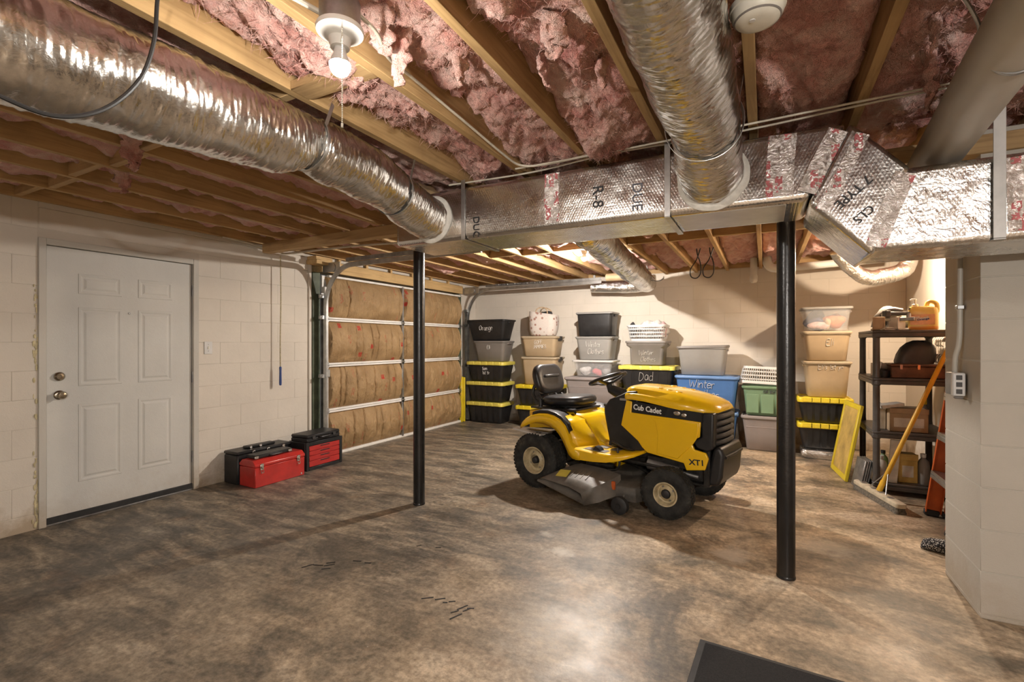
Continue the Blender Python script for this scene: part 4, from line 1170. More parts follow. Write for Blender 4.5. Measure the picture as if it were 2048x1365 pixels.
# hood
hd = MB(); loops = []
HS = [(.815, .962, .855, .262), (.835, .968, .858, .282), (.90, .967, .862, .288), (1.00, .962, .856, .292), (1.10, .955, .842, .294), (1.20, .944, .826, .294), (1.30, .926, .812, .288), (1.38, .908, .804, .276), (1.45, .888, .800, .255), (1.51, .866, .800, .220), (1.545, .845, .804, .175), (1.557, .828, .810, .13)]
for x, zt, zs, hw in HS:
    L_ = []
    for sg in (-1, 1):
        kx = max(0.0, min(1.0, (1.34 - x) / .3)); hz = zt - zs
        pr = [(hw, zs), (hw + .004, zs + hz * .20), (hw - .004, zs + hz * .44), (hw - .008 - .026 * kx, zs + hz * .52), (hw - .035 - .016 * kx, zs + hz * .86), (hw * .62, zs + hz * .965), (hw * .30, zt)]
        if sg > 0: pr = pr[::-1]
        L_ += [(x, sg * a, b) for a, b in pr]
    loops.append(L_)
hd.loft(loops)
hood = hd.obj('hood', YM, mw, angle=50)
for x in (1.07, 1.15, 1.23):
    for y in (-.14, .14): MB().box(x - .022, x + .022, y - .02, y + .02, .9515 - (x - 1.07) * .13, .961 - (x - 1.07) * .13, .004).obj('hood_louvre', YM, hood)
side = [(.797, .644), (.815, .73), (.845, .856), (.896, .846), (.889, .757), (1.02, .752), (1.25, .745), (1.452, .738), (1.444, .624), (1.376, .590), (1.404, .527), (1.490, .512), (1.508, .47), (1.484, .385), (1.345, .360), (1.325, .412), (1.16, .432), (1.03, .448), (.985, .485), (.95, .53)]
for sg in (-1, 1):
    o = MB().prism(side, sg * .272, sg * .296).obj('side_panel', YM, mw); bevel(o, .006, 2)
    o = MB().prism([(1.06, .735), (1.10, .70), (1.12, .60), (1.11, .455), (1.28, .437), (1.40, .57), (1.43, .62), (1.44, .73)], sg * .290, sg * .301).obj('panel_bulge', YM, mw); bevel(o, .005, 2)
    MB().prism([(.886, .752), (.892, .850), (1.46, .806), (1.46, .735)], sg * .262, sg * .286).obj('decal_band', M['postblk'], mw)
    MB().prism([(1.17, .750), (1.20, .822), (1.45, .802), (1.45, .742)], sg * .287, sg * .2885).obj('headlight_lens', M['lens'], mw)
    hl = MB()
    hl.ball((1.27, sg * .287, .787), .030, .006, .018, 8, 5); hl.ball((1.325, sg * .287, .777), .022, .006, .016, 7, 5)
    hl.obj('reflector', M['chrome'], mw)
bevel(MB().prism([(1.44, .735), (1.455, .806), (1.535, .806), (1.53, .54), (1.49, .515), (1.41, .53), (1.378, .588), (1.445, .625)], -.262, .262).obj('grille_surround', BK, mw), .012, 2)
gl = MB()
for k in range(5):
    z = .575 + k * .048
    gl.tube(curve([(1.515, -.19, z), (1.548, -.12, z + .004), (1.558, 0, z + .006), (1.548, .12, z + .004), (1.515, .19, z)], 5), .019, 8)
gl.obj('grille_bars', M['darkgrey'], mw)
bp = MB(); bp.prism([(1.475, .255), (1.50, .45), (1.525, .545), (1.575, .56), (1.60, .50), (1.585, .33), (1.56, .262)], -.235, .235)
bevel(bp.obj('front_bumper', BK, mw), .025, 3)
b2 = MB(); b2.box(1.45, 1.50, -.24, -.20, .25, .55, .008); b2.box(1.45, 1.50, .20, .24, .25, .55, .008); b2.box(1.34, 1.50, -.24, .24, .245, .262, .004); b2.tube([(1.60, -.20, .48), (1.615, 0, .485), (1.60, .20, .48)], .012, 8)
b2.obj('bumper_bracket', EN, mw)
lettering('Cub Cadet', .060, M['chalk'], mw, 1.025, -.2875, .795, R(-4.2), .90, .0016)
lettering('XT1', .058, M['ink'], mw, 1.425, -.2975, .432, R(4), 1.1, .0015)

# cutting deck with discharge chute
dk = MB()
base = [(.33, -.20), (.38, -.40), (.55, -.50), (.80, -.53), (1.02, -.48), (1.10, -.30), (1.10, .25), (1.02, .44), (.80, .52), (.55, .48), (.38, .35), (.33, .15)]
def dsec(k, z): return [(.72 + (x - .72) * k, y * k, z) for x, y in base]
dk.loft([dsec(1.0, .085), dsec(1.0, .15), dsec(.96, .195), dsec(.84, .225), dsec(.60, .235), dsec(.55, .262), dsec(.30, .268)], cap0=True)
bevel(dk.obj('mower_deck', M['deckgrey'], mw), .008, 2, 20)
cc = MB(); cc.lathe([(0, .30), (.06, .30), (.085, .285), (.095, .25), (.095, .22)], 24, T(.52, -.22, 0)); cc.lathe([(0, .30), (.06, .30), (.085, .285), (.095, .25), (.095, .22)], 24, T(.90, .16, 0)); cc.tube([(.50, -.31, .28), (.60, -.30, .285), (.72, -.28, .28)], .03, 10)
cc.obj('spindle_cover', EN, mw)
cu_ = MB()
cu_.loft([[(.40, -.40, .268), (.46, -.38, .285), (.70, -.40, .285), (.86, -.42, .268), (.88, -.43, .15), (.40, -.41, .15)],
          [(.36, -.50, .248), (.42, -.49, .264), (.68, -.50, .264), (.84, -.52, .245), (.87, -.53, .12), (.36, -.51, .20)],
          [(.30, -.62, .212), (.36, -.61, .226), (.62, -.63, .222), (.76, -.645, .200), (.80, -.65, .088), (.30, -.63, .19)],
          [(.235, -.70, .176), (.30, -.69, .188), (.56, -.715, .178), (.68, -.73, .152), (.72, -.735, .068), (.235, -.71, .16)]], cap1=False)
o = cu_.obj('discharge_chute', M['chute'], mw, angle=30); s_ = o.modifiers.new('solid', 'SOLIDIFY'); s_.thickness = .006; s_.offset = -1
sl = MB().prism([(.0, 0), (.085, .0), (.085, .10), (.0, .10)], 0, .001, T(.395, -.61, .2285) @ RZ(R(12)) @ RX(PI / 2 - R(26)))
sl.f = sl.f; MB().box(-.05, .05, -.055, .045, 0, .0015, .0, T(.42, -.585, .2365) @ RX(R(19)) @ RZ(R(8))).obj('warning_label', M['ypale'], mw)
rb_ = MB()
for k in range(4): MB().box(-.005, .005, -.055, .055, -.004, .004, .002, T(.50 + k * .05, -.560, .2445) @ RX(R(19.5))).obj('chute_rib', M['chute'], mw)
gw = MB().lathe([(0, -.03), (.055, -.03), (.068, -.02), (.068, .02), (.055, .03), (.02, .03), (.018, .04), (0, .04)], 24, T(.93, -.56, .07) @ RX(PI / 2)); gw.obj('gauge_wheel', M['rubber'], mw)
MB().tube([(.93, -.52, .07), (.93, -.50, .12), (.93, -.45, .19)], .014, 10).obj('gauge_wheel_bracket', M['deckgrey'], mw)
MB().box(.84, .87, -.535, -.515, .17, .235, .004).obj('orange_tab', M['orange'], mw)

# ------------------------------------------------------------------ handwriting
GL = {
 'W': (.95, [[(0, 1), (.2, 0), (.42, .75), (.62, 0), (.9, 1.05)]]), 'i': (.22, [[(.08, .6), (.1, 0)], [(.09, .82), (.12, .88)]]),
 'n': (.5, [[(0, .6), (.02, 0)], [(.02, .4), (.2, .6), (.36, .45), (.38, 0)]]), 't': (.42, [[(.17, 1), (.15, .12), (.3, 0)], [(0, .66), (.36, .7)]]),
 'e': (.48, [[(.02, .32), (.36, .36), (.28, .58), (.1, .54), (.0, .3), (.1, .03), (.38, .08)]]), 'r': (.4, [[(0, .6), (.02, 0)], [(.02, .36), (.14, .56), (.32, .56)]]),
 'C': (.6, [[(.5, .86), (.26, 1), (.02, .6), (.05, .2), (.26, 0), (.52, .14)]]), 'l': (.2, [[(.06, 1.02), (.05, 0)]]),
 'o': (.48, [[(.2, .6), (.02, .42), (.04, .12), (.2, 0), (.36, .14), (.37, .44), (.2, .6)]]), 'h': (.5, [[(0, 1.02), (.02, 0)], [(.02, .36), (.2, .56), (.36, .42), (.38, 0)]]),
 's': (.42, [[(.34, .54), (.16, .6), (.04, .45), (.3, .22), (.26, .04), (.02, .04)]]), 'E': (.6, [[(.46, .96), (.03, .98), (.02, .02), (.5, .0)], [(.03, .52), (.38, .54)]]),
 'D': (.64, [[(.04, 1), (.02, 0), (.34, .1), (.52, .5), (.36, .9), (.02, 1)]]), 'a': (.5, [[(.36, .54), (.16, .6), (.02, .3), (.14, .02), (.34, .16), (.37, .56), (.40, 0)]]),
 'd': (.5, [[(.36, .5), (.16, .58), (.02, .3), (.14, .02), (.34, .14)], [(.37, 1.02), (.39, 0)]]), 'y': (.46, [[(0, .6), (.16, .14)], [(.36, .62), (.16, .1), (.02, -.3)]]),
 'Y': (.56, [[(0, 1), (.22, .5)], [(.48, 1.02), (.22, .5), (.2, 0)]]), 'O': (.66, [[(.3, 1), (.04, .74), (.04, .26), (.28, 0), (.52, .28), (.52, .76), (.3, 1)]]),
 'g': (.48, [[(.34, .54), (.14, .58), (.02, .32), (.14, .06), (.33, .16)], [(.36, .6), (.35, -.2), (.16, -.32), (.02, -.22)]]),
 'G': (.66, [[(.5, .84), (.26, 1), (.02, .6), (.06, .18), (.28, 0), (.5, .16), (.5, .46), (.3, .46)]]), 'F': (.56, [[(.48, .98), (.04, .98), (.02, 0)], [(.04, .52), (.36, .54)]]),
 'J': (.5, [[(.36, 1), (.36, .22), (.2, 0), (.02, .14)]]), 'A': (.62, [[(0, 0), (.26, 1), (.5, 0)], [(.1, .36), (.42, .36)]]), 'M': (.8, [[(0, 0), (.1, 1), (.34, .4), (.58, 1), (.68, 0)]]),
 'I': (.22, [[(.08, 1), (.08, 0)]]), 'S': (.56, [[(.44, .88), (.22, 1), (.04, .76), (.42, .3), (.3, .02), (.02, .1)]]), '1': (.28, [[(0, .82), (.14, 1), (.14, 0)]]),
 "'": (.16, [[(.06, 1.05), (.04, .84)]]), 'm': (.72, [[(0, .6), (.02, 0)], [(.02, .4), (.16, .6), (.28, .44), (.3, 0)], [(.3, .4), (.44, .6), (.57, .44), (.6, 0)]]), ' ': (.4, []),
 'R': (.58, [[(.02, 0), (.04, 1), (.4, .86), (.38, .6), (.04, .5), (.48, 0)]]), 'T': (.56, [[(0, 1), (.5, 1)], [(.25, 1), (.24, 0)]]),
}
def handwrite(lines, size, parent, x, y, z, m=None, r=.0042, seed=1, align=0.0, tilt=0.0):
    rr = random.Random(seed); mb = MB()
    for li, s in enumerate(lines):
        wid = sum(GL[c][0] for c in s) * size
        cx = -wid / 2 + li * size * align; cz = -li * size * 1.3
        for c in s:
            wd, st = GL[c]; dz = rr.uniform(-.06, .06) * size; k = rr.uniform(.92, 1.08)
            for pl in st:
                pts = [(cx + (a * k + b * .10) * size, 0, cz + b * k * size + dz) for a, b in pl]
                if len(pts) > 3: pts = curve(pts, 3)
                mb.tube(pts, r, 4, flat=.5, M=T(x, y, z) @ RX(tilt))
            cx += wd * size
    return mb.obj('handwriting', m or M['chalk'], parent)

# ------------------------------------------------------------------ storage totes
BIN = 'storage totes stacked along the back wall'
def tote(label, x0, x1, yf, dep, z0, z1, body, lid=None, lidh=.032, ribs=False, taper=.045, text=None, tsize=.07, name='storage_tote', tilt=0.0, collar=0.0,
         hollow=False, tx=0.0, tz=.62, tmat=None, latch=False, groove=False, lidtilt=0.0, rz=0.0):
    w, d, h = x1 - x0, dep, z1 - z0
    t = thing(name, label, 'storage tote', ((x0 + x1) / 2, yf + dep / 2, z0), rz, BIN)
    hb = h - (lidh * .55 if lid else 0.0)
    def L(inset, z, r=.05): return at(rrect(w - 2 * inset, d - 2 * inset, r), z)
    rim = .012
    mb = MB()
    if collar:                                            # flared collar below the rim
        lp = [L(rim + taper + .012, .004, .04), L(rim + taper, .012), L(rim + taper * .85, hb - collar), L(rim + .004, hb - collar + .035), L(rim, hb - .022)]
    else:
        lp = [L(rim + taper + .012, .0015, .04), L(rim + taper, .012), L(rim + taper * .5, hb * .5), L(rim, hb - .022)]
    th = .006
    inner = [L(rim + th, hb - .004)] + ([L(rim + th + .006, hb - collar + .04), L(rim + taper * .85 + th, hb - collar - .004)] if collar else [L(rim + taper * .5 + th, hb * .5)]) + [L(rim + taper + th, .012)]
    mb.loft(lp, True, False)
    mb.loft([L(rim, hb - .022)] + [L(rim + .001, hb - .004)] + inner, False, True)
    bo = mb.obj('body', body, t, angle=50)
    rm = MB().loft([L(rim - .001, hb - .030), L(.002, hb - .026), L(0, hb - .006), L(.004, hb), L(rim + .004, hb)], False, False)
    rm.obj('rim', body if not hollow else (lid or body), t, angle=50)
    fy = (lambda z: -d / 2 + rim + taper * (1 - .15 * z / (hb - collar))) if collar else (lambda z: -d / 2 + rim + taper * (1 - z / hb))    # local y of the front wall at height z
    if ribs:
        n = 5
        for k in range(n):
            xc = (k - (n - 1) / 2) * (w - .16) / n
            rb = MB(); zb, zt = .03, hb - .06; hw2 = (w - .16) / n * .36
            ya, yb = fy(zb), fy(zt)
            rb.loft([[(xc - hw2 * .8, ya - .006, zb), (xc + hw2 * .8, ya - .006, zb), (xc + hw2 * .8, ya + .01, zb), (xc - hw2 * .8, ya + .01, zb)],
                     [(xc - hw2, yb - .006, zt), (xc + hw2, yb - .006, zt), (xc + hw2, yb + .01, zt), (xc - hw2, yb + .01, zt)]])
            rb.obj('rib', body, t)
    if groove:
        zb = hb * .70
        MB().box(-w / 2 + .05, w / 2 - .05, fy(zb) - .003, fy(zb) + .01, zb - .006, zb + .006, .002).obj('ridge', body, t)
    for sg in (-1, 1):
        MB().box(sg * (w / 2 - .012) - .016, sg * (w / 2 - .012) + .016, -.07, .07, hb - .058, hb - .028, .006).obj('handle', body if not latch else M['darkgrey'], t)
    if lid:
        lm = MB(); z = hb - .004
        if lidtilt: Ml = T(0, 0, z) @ RY(lidtilt)
        else: Ml = T(0, 0, z)
        o = -.006
        lm.loft([L(o, -.012 - (.022 if ribs else 0)), L(o - .002, .006), L(o + .004, lidh * .55), L(o + .022, lidh * .62), L(o + .030, lidh * .3), L(o + .06, lidh * .3), L(o + .075, lidh * .6), L(.12, lidh * .62)], False, True, Ml)
        lo = lm.obj('lid', lid, t, angle=40)
        if ribs:
            for k in range(5):
                xc = (k - 2) * (w - .10) / 5
                MB().box(xc - .05, xc + .05, -d / 2 - .012, -d / 2 + .02, -.030 + z, lidh * .75 + z, .004).obj('tab', lid, lo)
    if latch:
        for sg in (-1, 1):
            MB().box(sg * (w / 2 + .004) - .012, sg * (w / 2 + .004) + .012, -.05, .05, hb - .05, hb + .012, .006).obj('latch', M['darkgrey'], t)
    if text:
        z = hb * tz
        handwrite(text, tsize, t, tx, fy(z) - (.011 if ribs else .008), z, m=tmat, seed=int(abs(x0) * 100), align=.4, tilt=math.atan2(fy(0) - fy(.1), .1))
    return t
BK_, YL, YP = M['blkplastic'], M['ybright'], M['ypale']
# first stack, beside the garage door
X0, X1, YF = -4.45, -3.75, 6.73
tote('black tote with yellow lid at the foot of the stack nearest the garage door', X0, X1, YF, .44, 0, .347, BK_, YP, ribs=True)
tote('black tote with yellow lid, second from the floor in the stack nearest the garage door', X0, X1 + .01, YF, .44, .348, .685, BK_, YP, ribs=True)
tote('black tote with yellow lid marked Sam 1st Yr below a grey tote', X0 + .01, X1 + .02, YF, .44, .686, 1.018, BK_, YP, ribs=True, text=['Sam', '1st Yr'], tsize=.055)
tote('grey tote marked Eli under the open black tote', -4.33, -3.72, YF + .02, .40, 1.019, 1.36, M['grey1'], text=['Eli'], tsize=.06, taper=.05)
tote('open black tote marked Orange on top of the stack by the garage door', -4.43, -3.69, YF - .02, .43, 1.361, 1.71, BK_, None, taper=.06, text=['Orange'], tsize=.085, tz=.5)
# second stack
tote('black tote with yellow lid on the floor behind the mower seat', -3.51, -2.80, 6.72, .45, 0, .335, BK_, YL, ribs=True)
tote('black tote with yellow lid under the two tan totes', -3.51, -2.79, 6.72, .45, .336, .668, BK_, YL, ribs=True)
tote('lower tan tote of the pair under the floral bag', -3.42, -2.82, 6.74, .40, .669, 1.11, M['tanbin'], M['tanlid'], taper=.03, latch=True, lidh=.025)
tote('tan tote marked Goff Jammies directly under the floral bag', -3.42, -2.82, 6.74, .40, 1.111, 1.435, M['tanbin'], M['tanlid'], taper=.035, latch=True, lidh=.025, text=['GOFF', 'JAMMIES'], tsize=.055, tz=.66)
# third stack
tote('grey tote on the floor hidden largely by the mower', -2.62, -1.85, 6.62, .48, 0, .40, M['grey3'], None, taper=.05)
tote('wide mauve grey tote carrying the clear box of clothes', -2.63, -1.83, 6.60, .50, .401, .825, M['grey3'], M['grey3'], taper=.05, groove=True)
cl1 = tote('clear plastic box of clothes with white rim under a silver grey tote', -2.55, -1.93, 6.72, .42, .826, 1.075, M['clear'], M['white'], taper=.04, lidh=.02)
tote('silver grey tote marked Winter Clothes over the clear box', -2.51, -1.95, 6.74, .42, 1.076, 1.425, M['grey2'], M['grey2'], taper=.035, lidh=.022, text=['Winter', 'Clothes'], tsize=.080, tz=.57)
tote('black tote with a grey lid on top of the Winter Clothes stack', -2.50, -1.94, 6.74, .40, 1.426, 1.785, BK_, M['grey2'], taper=.02, lidh=.022)
# fourth stack
tote('black tote with yellow lid on the floor right behind the mower hood', -1.85, -1.10, 6.72, .46, 0, .335, BK_, YL, ribs=True)
tote('black tote with yellow lid in the middle of the stack behind the mower hood', -1.85, -1.09, 6.72, .46, .336, .668, BK_, YL, ribs=True)
tote('black tote with yellow lid marked Dad behind the mower hood', -1.84, -1.07, 6.68, .46, .669, 1.012, BK_, YP, ribs=True, text=['Dad'], tsize=.12, tz=.42)
tote('grey flared tote marked Winter Clothes under the white laundry basket', -1.76, -1.18, 6.72, .42, 1.013, 1.355, M['grey1'], None, taper=.05, collar=.10, text=['Winter', 'Clothes'], tsize=.068, tz=.42)
# fifth stack
tote('lower blue tote resting on the floor beside the mower bumper', -1.04, -.30, 6.56, .46, 0, .455, M['blue'], M['bluel'], taper=.045, groove=True)
tote('upper blue tote marked Winter Clothes under a grey lidded tote', -1.05, -.29, 6.55, .46, .456, .905, M['blue'], M['bluel'], taper=.045, text=['Winter', 'Clothes'], tsize=.105, tz=.68, tx=-.05)
tote('grey tote with a loose sprung lid on top of the blue totes', -1.03, -.42, 6.58, .42, .906, 1.295, M['grey2'], M['grey1'], taper=.035, lidh=.03, lidtilt=R(-1.6))
# sixth stack
tote('mauve grey tote on the floor under the sage green tote', -.26, .30, 6.56, .46, 0, .435, M['grey3'], M['grey3'], taper=.045, groove=True)
g_ = tote('sage green tote under the tipped white laundry basket', -.25, .31, 6.56, .46, .436, .80, M['green'], M['green'], taper=.03, lidh=.022, ribs=False, text=['CAR SEAT'], tsize=.030, tz=.80, tx=.02, tmat=M['inkgrey'])
for k in range(3): MB().box(-.235 + k * .16, -.095 + k * .16, -.214, -.198, .03, .265, .006).obj('rib', M['green'], g_)
# seventh stack, right of the foreground post
tote('black tote with yellow lid sitting on the foil-wrapped bundle', .34, .86, 6.45, .46, .105, .405, BK_, YL, ribs=True, name='storage_tote')
tote('black tote with yellow lid under the tan totes right of the foreground post', .34, .87, 6.45, .46, .406, .700, BK_, YL, ribs=True)
tote("large tan tote marked Eli's 1st yr beside the shelf unit", .40, .86, 6.48, .42, .701, 1.12, M['tanbin'], M['tanlid'], taper=.03, lidh=.026, text=["Eli's 1st yr"], tsize=.055, tz=.80, tx=.03)
tote('tan tote marked Eli beside the shelf unit', .39, .86, 6.48, .42, 1.121, 1.465, M['tanbin'], M['tanlid'], taper=.03, lidh=.026, text=['Eli'], tsize=.075, tz=.55, tx=.03)
cl2 = tote('clear box with blue and orange contents on top of the tan totes', .375, .87, 6.48, .42, 1.466, 1.745, M['clear'], M['grey2'], taper=.03, lidh=.022)
b_ = MB(); lp = []
for s_, z in ((.9, .004), (1, .03), (1.02, .065), (.96, .098), (.8, .104)):
    lp.append([(x * (1 + .03 * noise.noise(Vector((x * 20, y * 20, z * 30)))), y * (1 + .03 * noise.noise(Vector((x * 20, y * 20, z * 30 + 5)))), z) for x, y in rrect(.46 * s_, .40 * s_, .06, 6)])
tag(b_.loft(lp).obj('foil_bundle', M['foilsmall'], None, (.60, 6.62, 0)), 'flat foil-wrapped bundle on the floor under the black totes', 'bundle')
# clothes in the clear boxes
def cloth(label, c, r, m, seed, grp):
    mb = MB().ball((0, 0, r[2]), *r, 18, 12, jit=.55, seed=seed, sc=11)
    tag(mb.obj('folded_garment', M[m], None, c, angle=180), label, 'garment', grp)
for i, (lab, c, r, m) in enumerate([('red garment pressed to the front of the clear box', (-2.19, 6.84, .845), (.08, .045, .05), 'cloth_red'), ('white patterned garment in the clear box', (-2.37, 6.85, .85), (.10, .05, .07), 'cloth_white'),
        ('grey garment at the right of the clear box', (-2.07, 6.90, .85), (.08, .06, .075), 'cloth_grey'), ('pale grey garment heaped at the back of the clear box', (-2.28, 7.0, .85), (.17, .05, .085), 'cloth_white'), ('dark speckled garment low in the clear box', (-2.43, 6.95, .845), (.05, .05, .05), 'cloth_black')]):
    cloth(lab, c, r, m, i * 3.1, 'clothes in the clear box')
for i, (lab, c, r, m) in enumerate([('navy garment in the clear box over the tan totes', (.54, 6.74, 1.49), (.12, .10, .105), 'cloth_blue'), ('orange garment in the clear box over the tan totes', (.71, 6.66, 1.49), (.10, .10, .09), 'cloth_orange'),
        ('pink-orange garment low in the clear box over the tan totes', (.56, 6.57, 1.49), (.10, .035, .045), 'cloth_pink'), ('tan garment in the clear box over the tan totes', (.64, 6.57, 1.485), (.035, .03, .07), 'cloth_tan')]):
    cloth(lab, c, r, m, i * 5.3 + 1, 'contents of the clear box by the shelf')

# ------------------------------------------------------------------ laundry baskets
def basket(label, w, d, h, loc, rot=(0, 0, 0), flip=False):
    t = thing('laundry_basket', label, 'laundry basket', loc, 0, 'white laundry baskets'); t.rotation_euler = rot
    def L(k, z, r=.07): return at(rrect(w * k, d * k, r * k, 6), z)
    MB().loft([L(.84, 0), L(.85, .03), L(.83, .03), L(.82, .006)], True, True).obj('base', M['white'], t)
    MB().loft([L(.985, h - .035), L(1.03, h - .012), L(1.02, h), L(.97, h), L(.965, h - .035)], False, False).obj('rim', M['white'], t)
    lat = MB(); n = 64
    def P(u, z):
        k = .85 + .13 * z / h
        lp = L(k, z); m_ = len(lp); q = u * m_; i = int(q) % m_; f = q - int(q)
        a, b = Vector(lp[i]), Vector(lp[(i + 1) % m_]); return a.lerp(b, f)
    # perimeter parametrised by arc length
    lp = [Vector(p) for p in L(1, 0)]; acc = [0]
    for i in range(len(lp)): acc.append(acc[-1] + (lp[(i + 1) % len(lp)] - lp[i]).length)
    def U(s):
        s = s % 1.0 * acc[-1]
        for i in range(len(lp)):
            if acc[i + 1] >= s: return (i + (s - acc[i]) / (acc[i + 1] - acc[i])) / len(lp)
        return 0
    for k in range(n):
        u = U(k / n)
        lat.tube([P(u, .03), P(u, h * .5), P(u, h - .03)], .0085, 4, flat=.5)
    o = lat.obj('lattice', M['white'], t); o['kind'] = 'stuff'
    for z in (h * .30, h * .52, h * .74):
        k = .85 + .13 * z / h
        MB().loft([L(k * 1.004, z - .009), L(k * 1.012, z), L(k * 1.004, z + .009), L(k * .995, z)], False, False).obj('hoop', M['white'], t)
    return t
basket('white lattice laundry basket on the grey Winter Clothes tote', .54, .38, .225, (-1.47, 6.93, 1.356))
basket('white lattice laundry basket tipped upside down on the sage green tote', .52, .38, .215, (-.02, 6.80, 1.028), (PI + R(-3), R(2), 0))
for i, (lab, c, r, m) in enumerate([('white garment heaped in the upright laundry basket', (-1.42, 6.93, 1.388), (.20, .13, .125), 'cloth_white'), ('black garment poking from the laundry basket corner', (-1.67, 6.86, 1.388), (.045, .04, .125), 'cloth_black'), ('pale pink garment at the end of the laundry basket', (-1.25, 6.9, 1.388), (.04, .09, .115), 'cloth_pink')]):
    cloth(lab, c, r, m, i * 2.2 + 7, 'laundry in the basket')

# floral fabric bag
bg = thing('fabric_bag', 'white floral fabric bag with loop handles on the tan totes', 'bag', (-3.10, 6.93, 1.437), R(6))
lp = []
for s_, z in ((.80, .0), (.90, .02), (.98, .10), (1.02, .20), (1.0, .29), (.99, .36)):
    lp.append([(x * (1 + .05 * noise.noise(Vector((x * 7, y * 7, z * 8)))), y * (1 + .06 * noise.noise(Vector((x * 7, y * 7, z * 8 + 5)))), z + (.03 * x / .2 * -1 if z > .3 else 0)) for x, y in rrect(.46 * s_, .30 * s_, .12, 6)])
bb = MB().loft(lp, True, False)
o = bb.obj('body', M['bagfloral'], bg, angle=180); s_ = o.modifiers.new('solid', 'SOLIDIFY'); s_.thickness = .004
for y in (-.13, .13):
    MB().tube(curve([(-.10, y, .34), (-.08, y * .8, .42), (.0, y * .6, .45), (.08, y * .8, .41), (.10, y, .32)], 7), .009, 8).obj('handle', M['cloth_tan'], bg)
tag(MB().ball((0, 0, .07), .13, .10, .07, 16, 10, jit=.5, seed=3).obj('garment', M['cloth_black'], None, (-3.06, 6.93, 1.68), angle=180), 'dark garment showing at the mouth of the floral bag', 'garment')

# yellow foam-edge panel between the stack and the garage door
yp_ = thing('yellow_track_panel', 'upright yellow plastic panel between the tote stack and garage door', 'plastic panel', (-4.475, 6.69, 0), R(4))
MB().box(-.05, -.005, -.03, .03, 0, .76, .006).obj('panel', M['ybright'], yp_)
MB().box(-.005, .03, .0, .03, .01, .75, .004).obj('flange', M['ybright'], yp_)
for k in range(6): MB().box(-.038, -.018, -.0325, -.0305, .08 + k * .12, .13 + k * .12, .001).obj('slot', M['plywood'], yp_)

# ------------------------------------------------------------------ tool boxes by the left wall
rb = thing('toolbox', 'red metal toolbox with two chrome latches on the floor', 'toolbox', (-4.215, 3.01, 0), PI / 2)
# local x runs along the wall, local -y faces the room
MB().box(-.265, .265, -.115, .115, .0, .185, .006).obj('body', M['red'], rb)
ld = MB(); ld.loft([[(-.267, a, b) for a, b in ((-.118, .187), (-.118, .212), (-.075, .247), (.075, .247), (.118, .212), (.118, .187))], [(.267, a, b) for a, b in ((-.118, .187), (-.118, .212), (-.075, .247), (.075, .247), (.118, .212), (.118, .187))]])
bevel(ld.obj('lid', M['red'], rb), .006, 2)
for x in (-.20, .19):
    q = rb
    l_ = MB(); l_.box(x - .017, x + .017, -.124, -.1185, .155, .215, .003); l_.tube([(x - .012, -.128, .15), (x - .010, -.13, .13), (x + .010, -.13, .13), (x + .012, -.128, .15)], .004, 6); l_.tube([(x - .012, -.126, .195), (x, -.132, .165), (x + .012, -.126, .195)], .004, 6)
    l_.obj('latch', M['chrome'], rb)
MB().cyl((.225, -.1185, .025), (.225, -.1152, .025), .008, n=12).obj('rivet', M['chrome'], rb)
bc = thing('tool_case', 'tall black tool case standing against the block wall', 'case', (-4.445, 3.02, 0), PI / 2)
MB().box(-.29, .29, -.105, .105, 0, .275, .012).obj('body', BK_, bc); MB().box(-.293, .293, -.108, .108, .2755, .305, .010).obj('lid', BK_, bc)
hn = MB(); hn.box(-.15, .15, -.045, .045, .3055, .328, .010); hn.obj('handle_base', BK_, bc)
for x in (-.13, .02, .19): MB().box(x - .014, x + .014, -.1165, -.1085, .255, .300, .003).obj('latch', M['chrome'], bc)
for x in (-.12, -.02): MB().box(x - .012, x + .012, -.055, -.0455, .308, .330, .003).obj('latch', M['chrome'], bc)
sc = thing('flat_case', 'slim black case lying across the red toolbox lid', 'case', (-4.235, 2.99, .2485), PI / 2 + R(2))
MB().box(-.20, .20, -.07, .07, .0, .034, .008).obj('shell', BK_, sc)
for x in (-.195, .165): MB().box(x - .02, x + .02, -.078, -.0705, .004, .030, .003).obj('latch', M['chrome'], sc)
MB().tube(curve([(-.06, -.072, .017), (-.05, -.092, .017), (.05, -.092, .017), (.06, -.072, .017)], 5), .007, 8).obj('handle', BK_, sc)
dc = thing('drawer_chest', 'black tool chest with four red drawers beside the garage track', 'tool chest', (-4.305, 3.585, 0), PI / 2)
MB().box(-.235, .235, -.115, .14, 0, .295, .006).obj('case', BK_, dc)
fs = MB(); fs.box(-.235, -.20, -.14, -.1155, 0, .295, .004); fs.box(.20, .235, -.14, -.1155, 0, .295, .004); fs.box(-.20, .20, -.14, -.1155, 0, .035, .004); fs.box(-.20, .20, -.14, -.1155, .255, .295, .004)
fs.obj('front_frame', BK_, dc)
for k, (a, b) in enumerate(((.038, .098), (.101, .151), (.154, .200), (.203, .252))):
    dr = MB().box(-.197, .197, -.137, -.1165, a, b, .003).obj('drawer', M['redp'], dc)
    MB().box(-.06, .06, -.1405, -.1375, b - .017, b - .007, .002).obj('pull', M['rubber'], dr)
c2_ = thing('flat_case', 'thick black case with handle lying on the drawer chest', 'case', (-4.30, 3.575, .296), PI / 2 + R(3))
MB().box(-.225, .225, -.125, .115, .0, .040, .008).obj('lower_shell', BK_, c2_); MB().box(-.225, .225, -.125, .115, .041, .076, .010).obj('upper_shell', BK_, c2_)
MB().tube(curve([(-.07, -.127, .04), (-.06, -.152, .04), (.06, -.152, .04), (.07, -.127, .04)], 5), .009, 8).obj('handle', BK_, c2_)
for x in (-.14, .14): MB().box(x - .02, x + .02, -.131, -.1255, .024, .058, .003).obj('latch', M['darkgrey'], c2_)

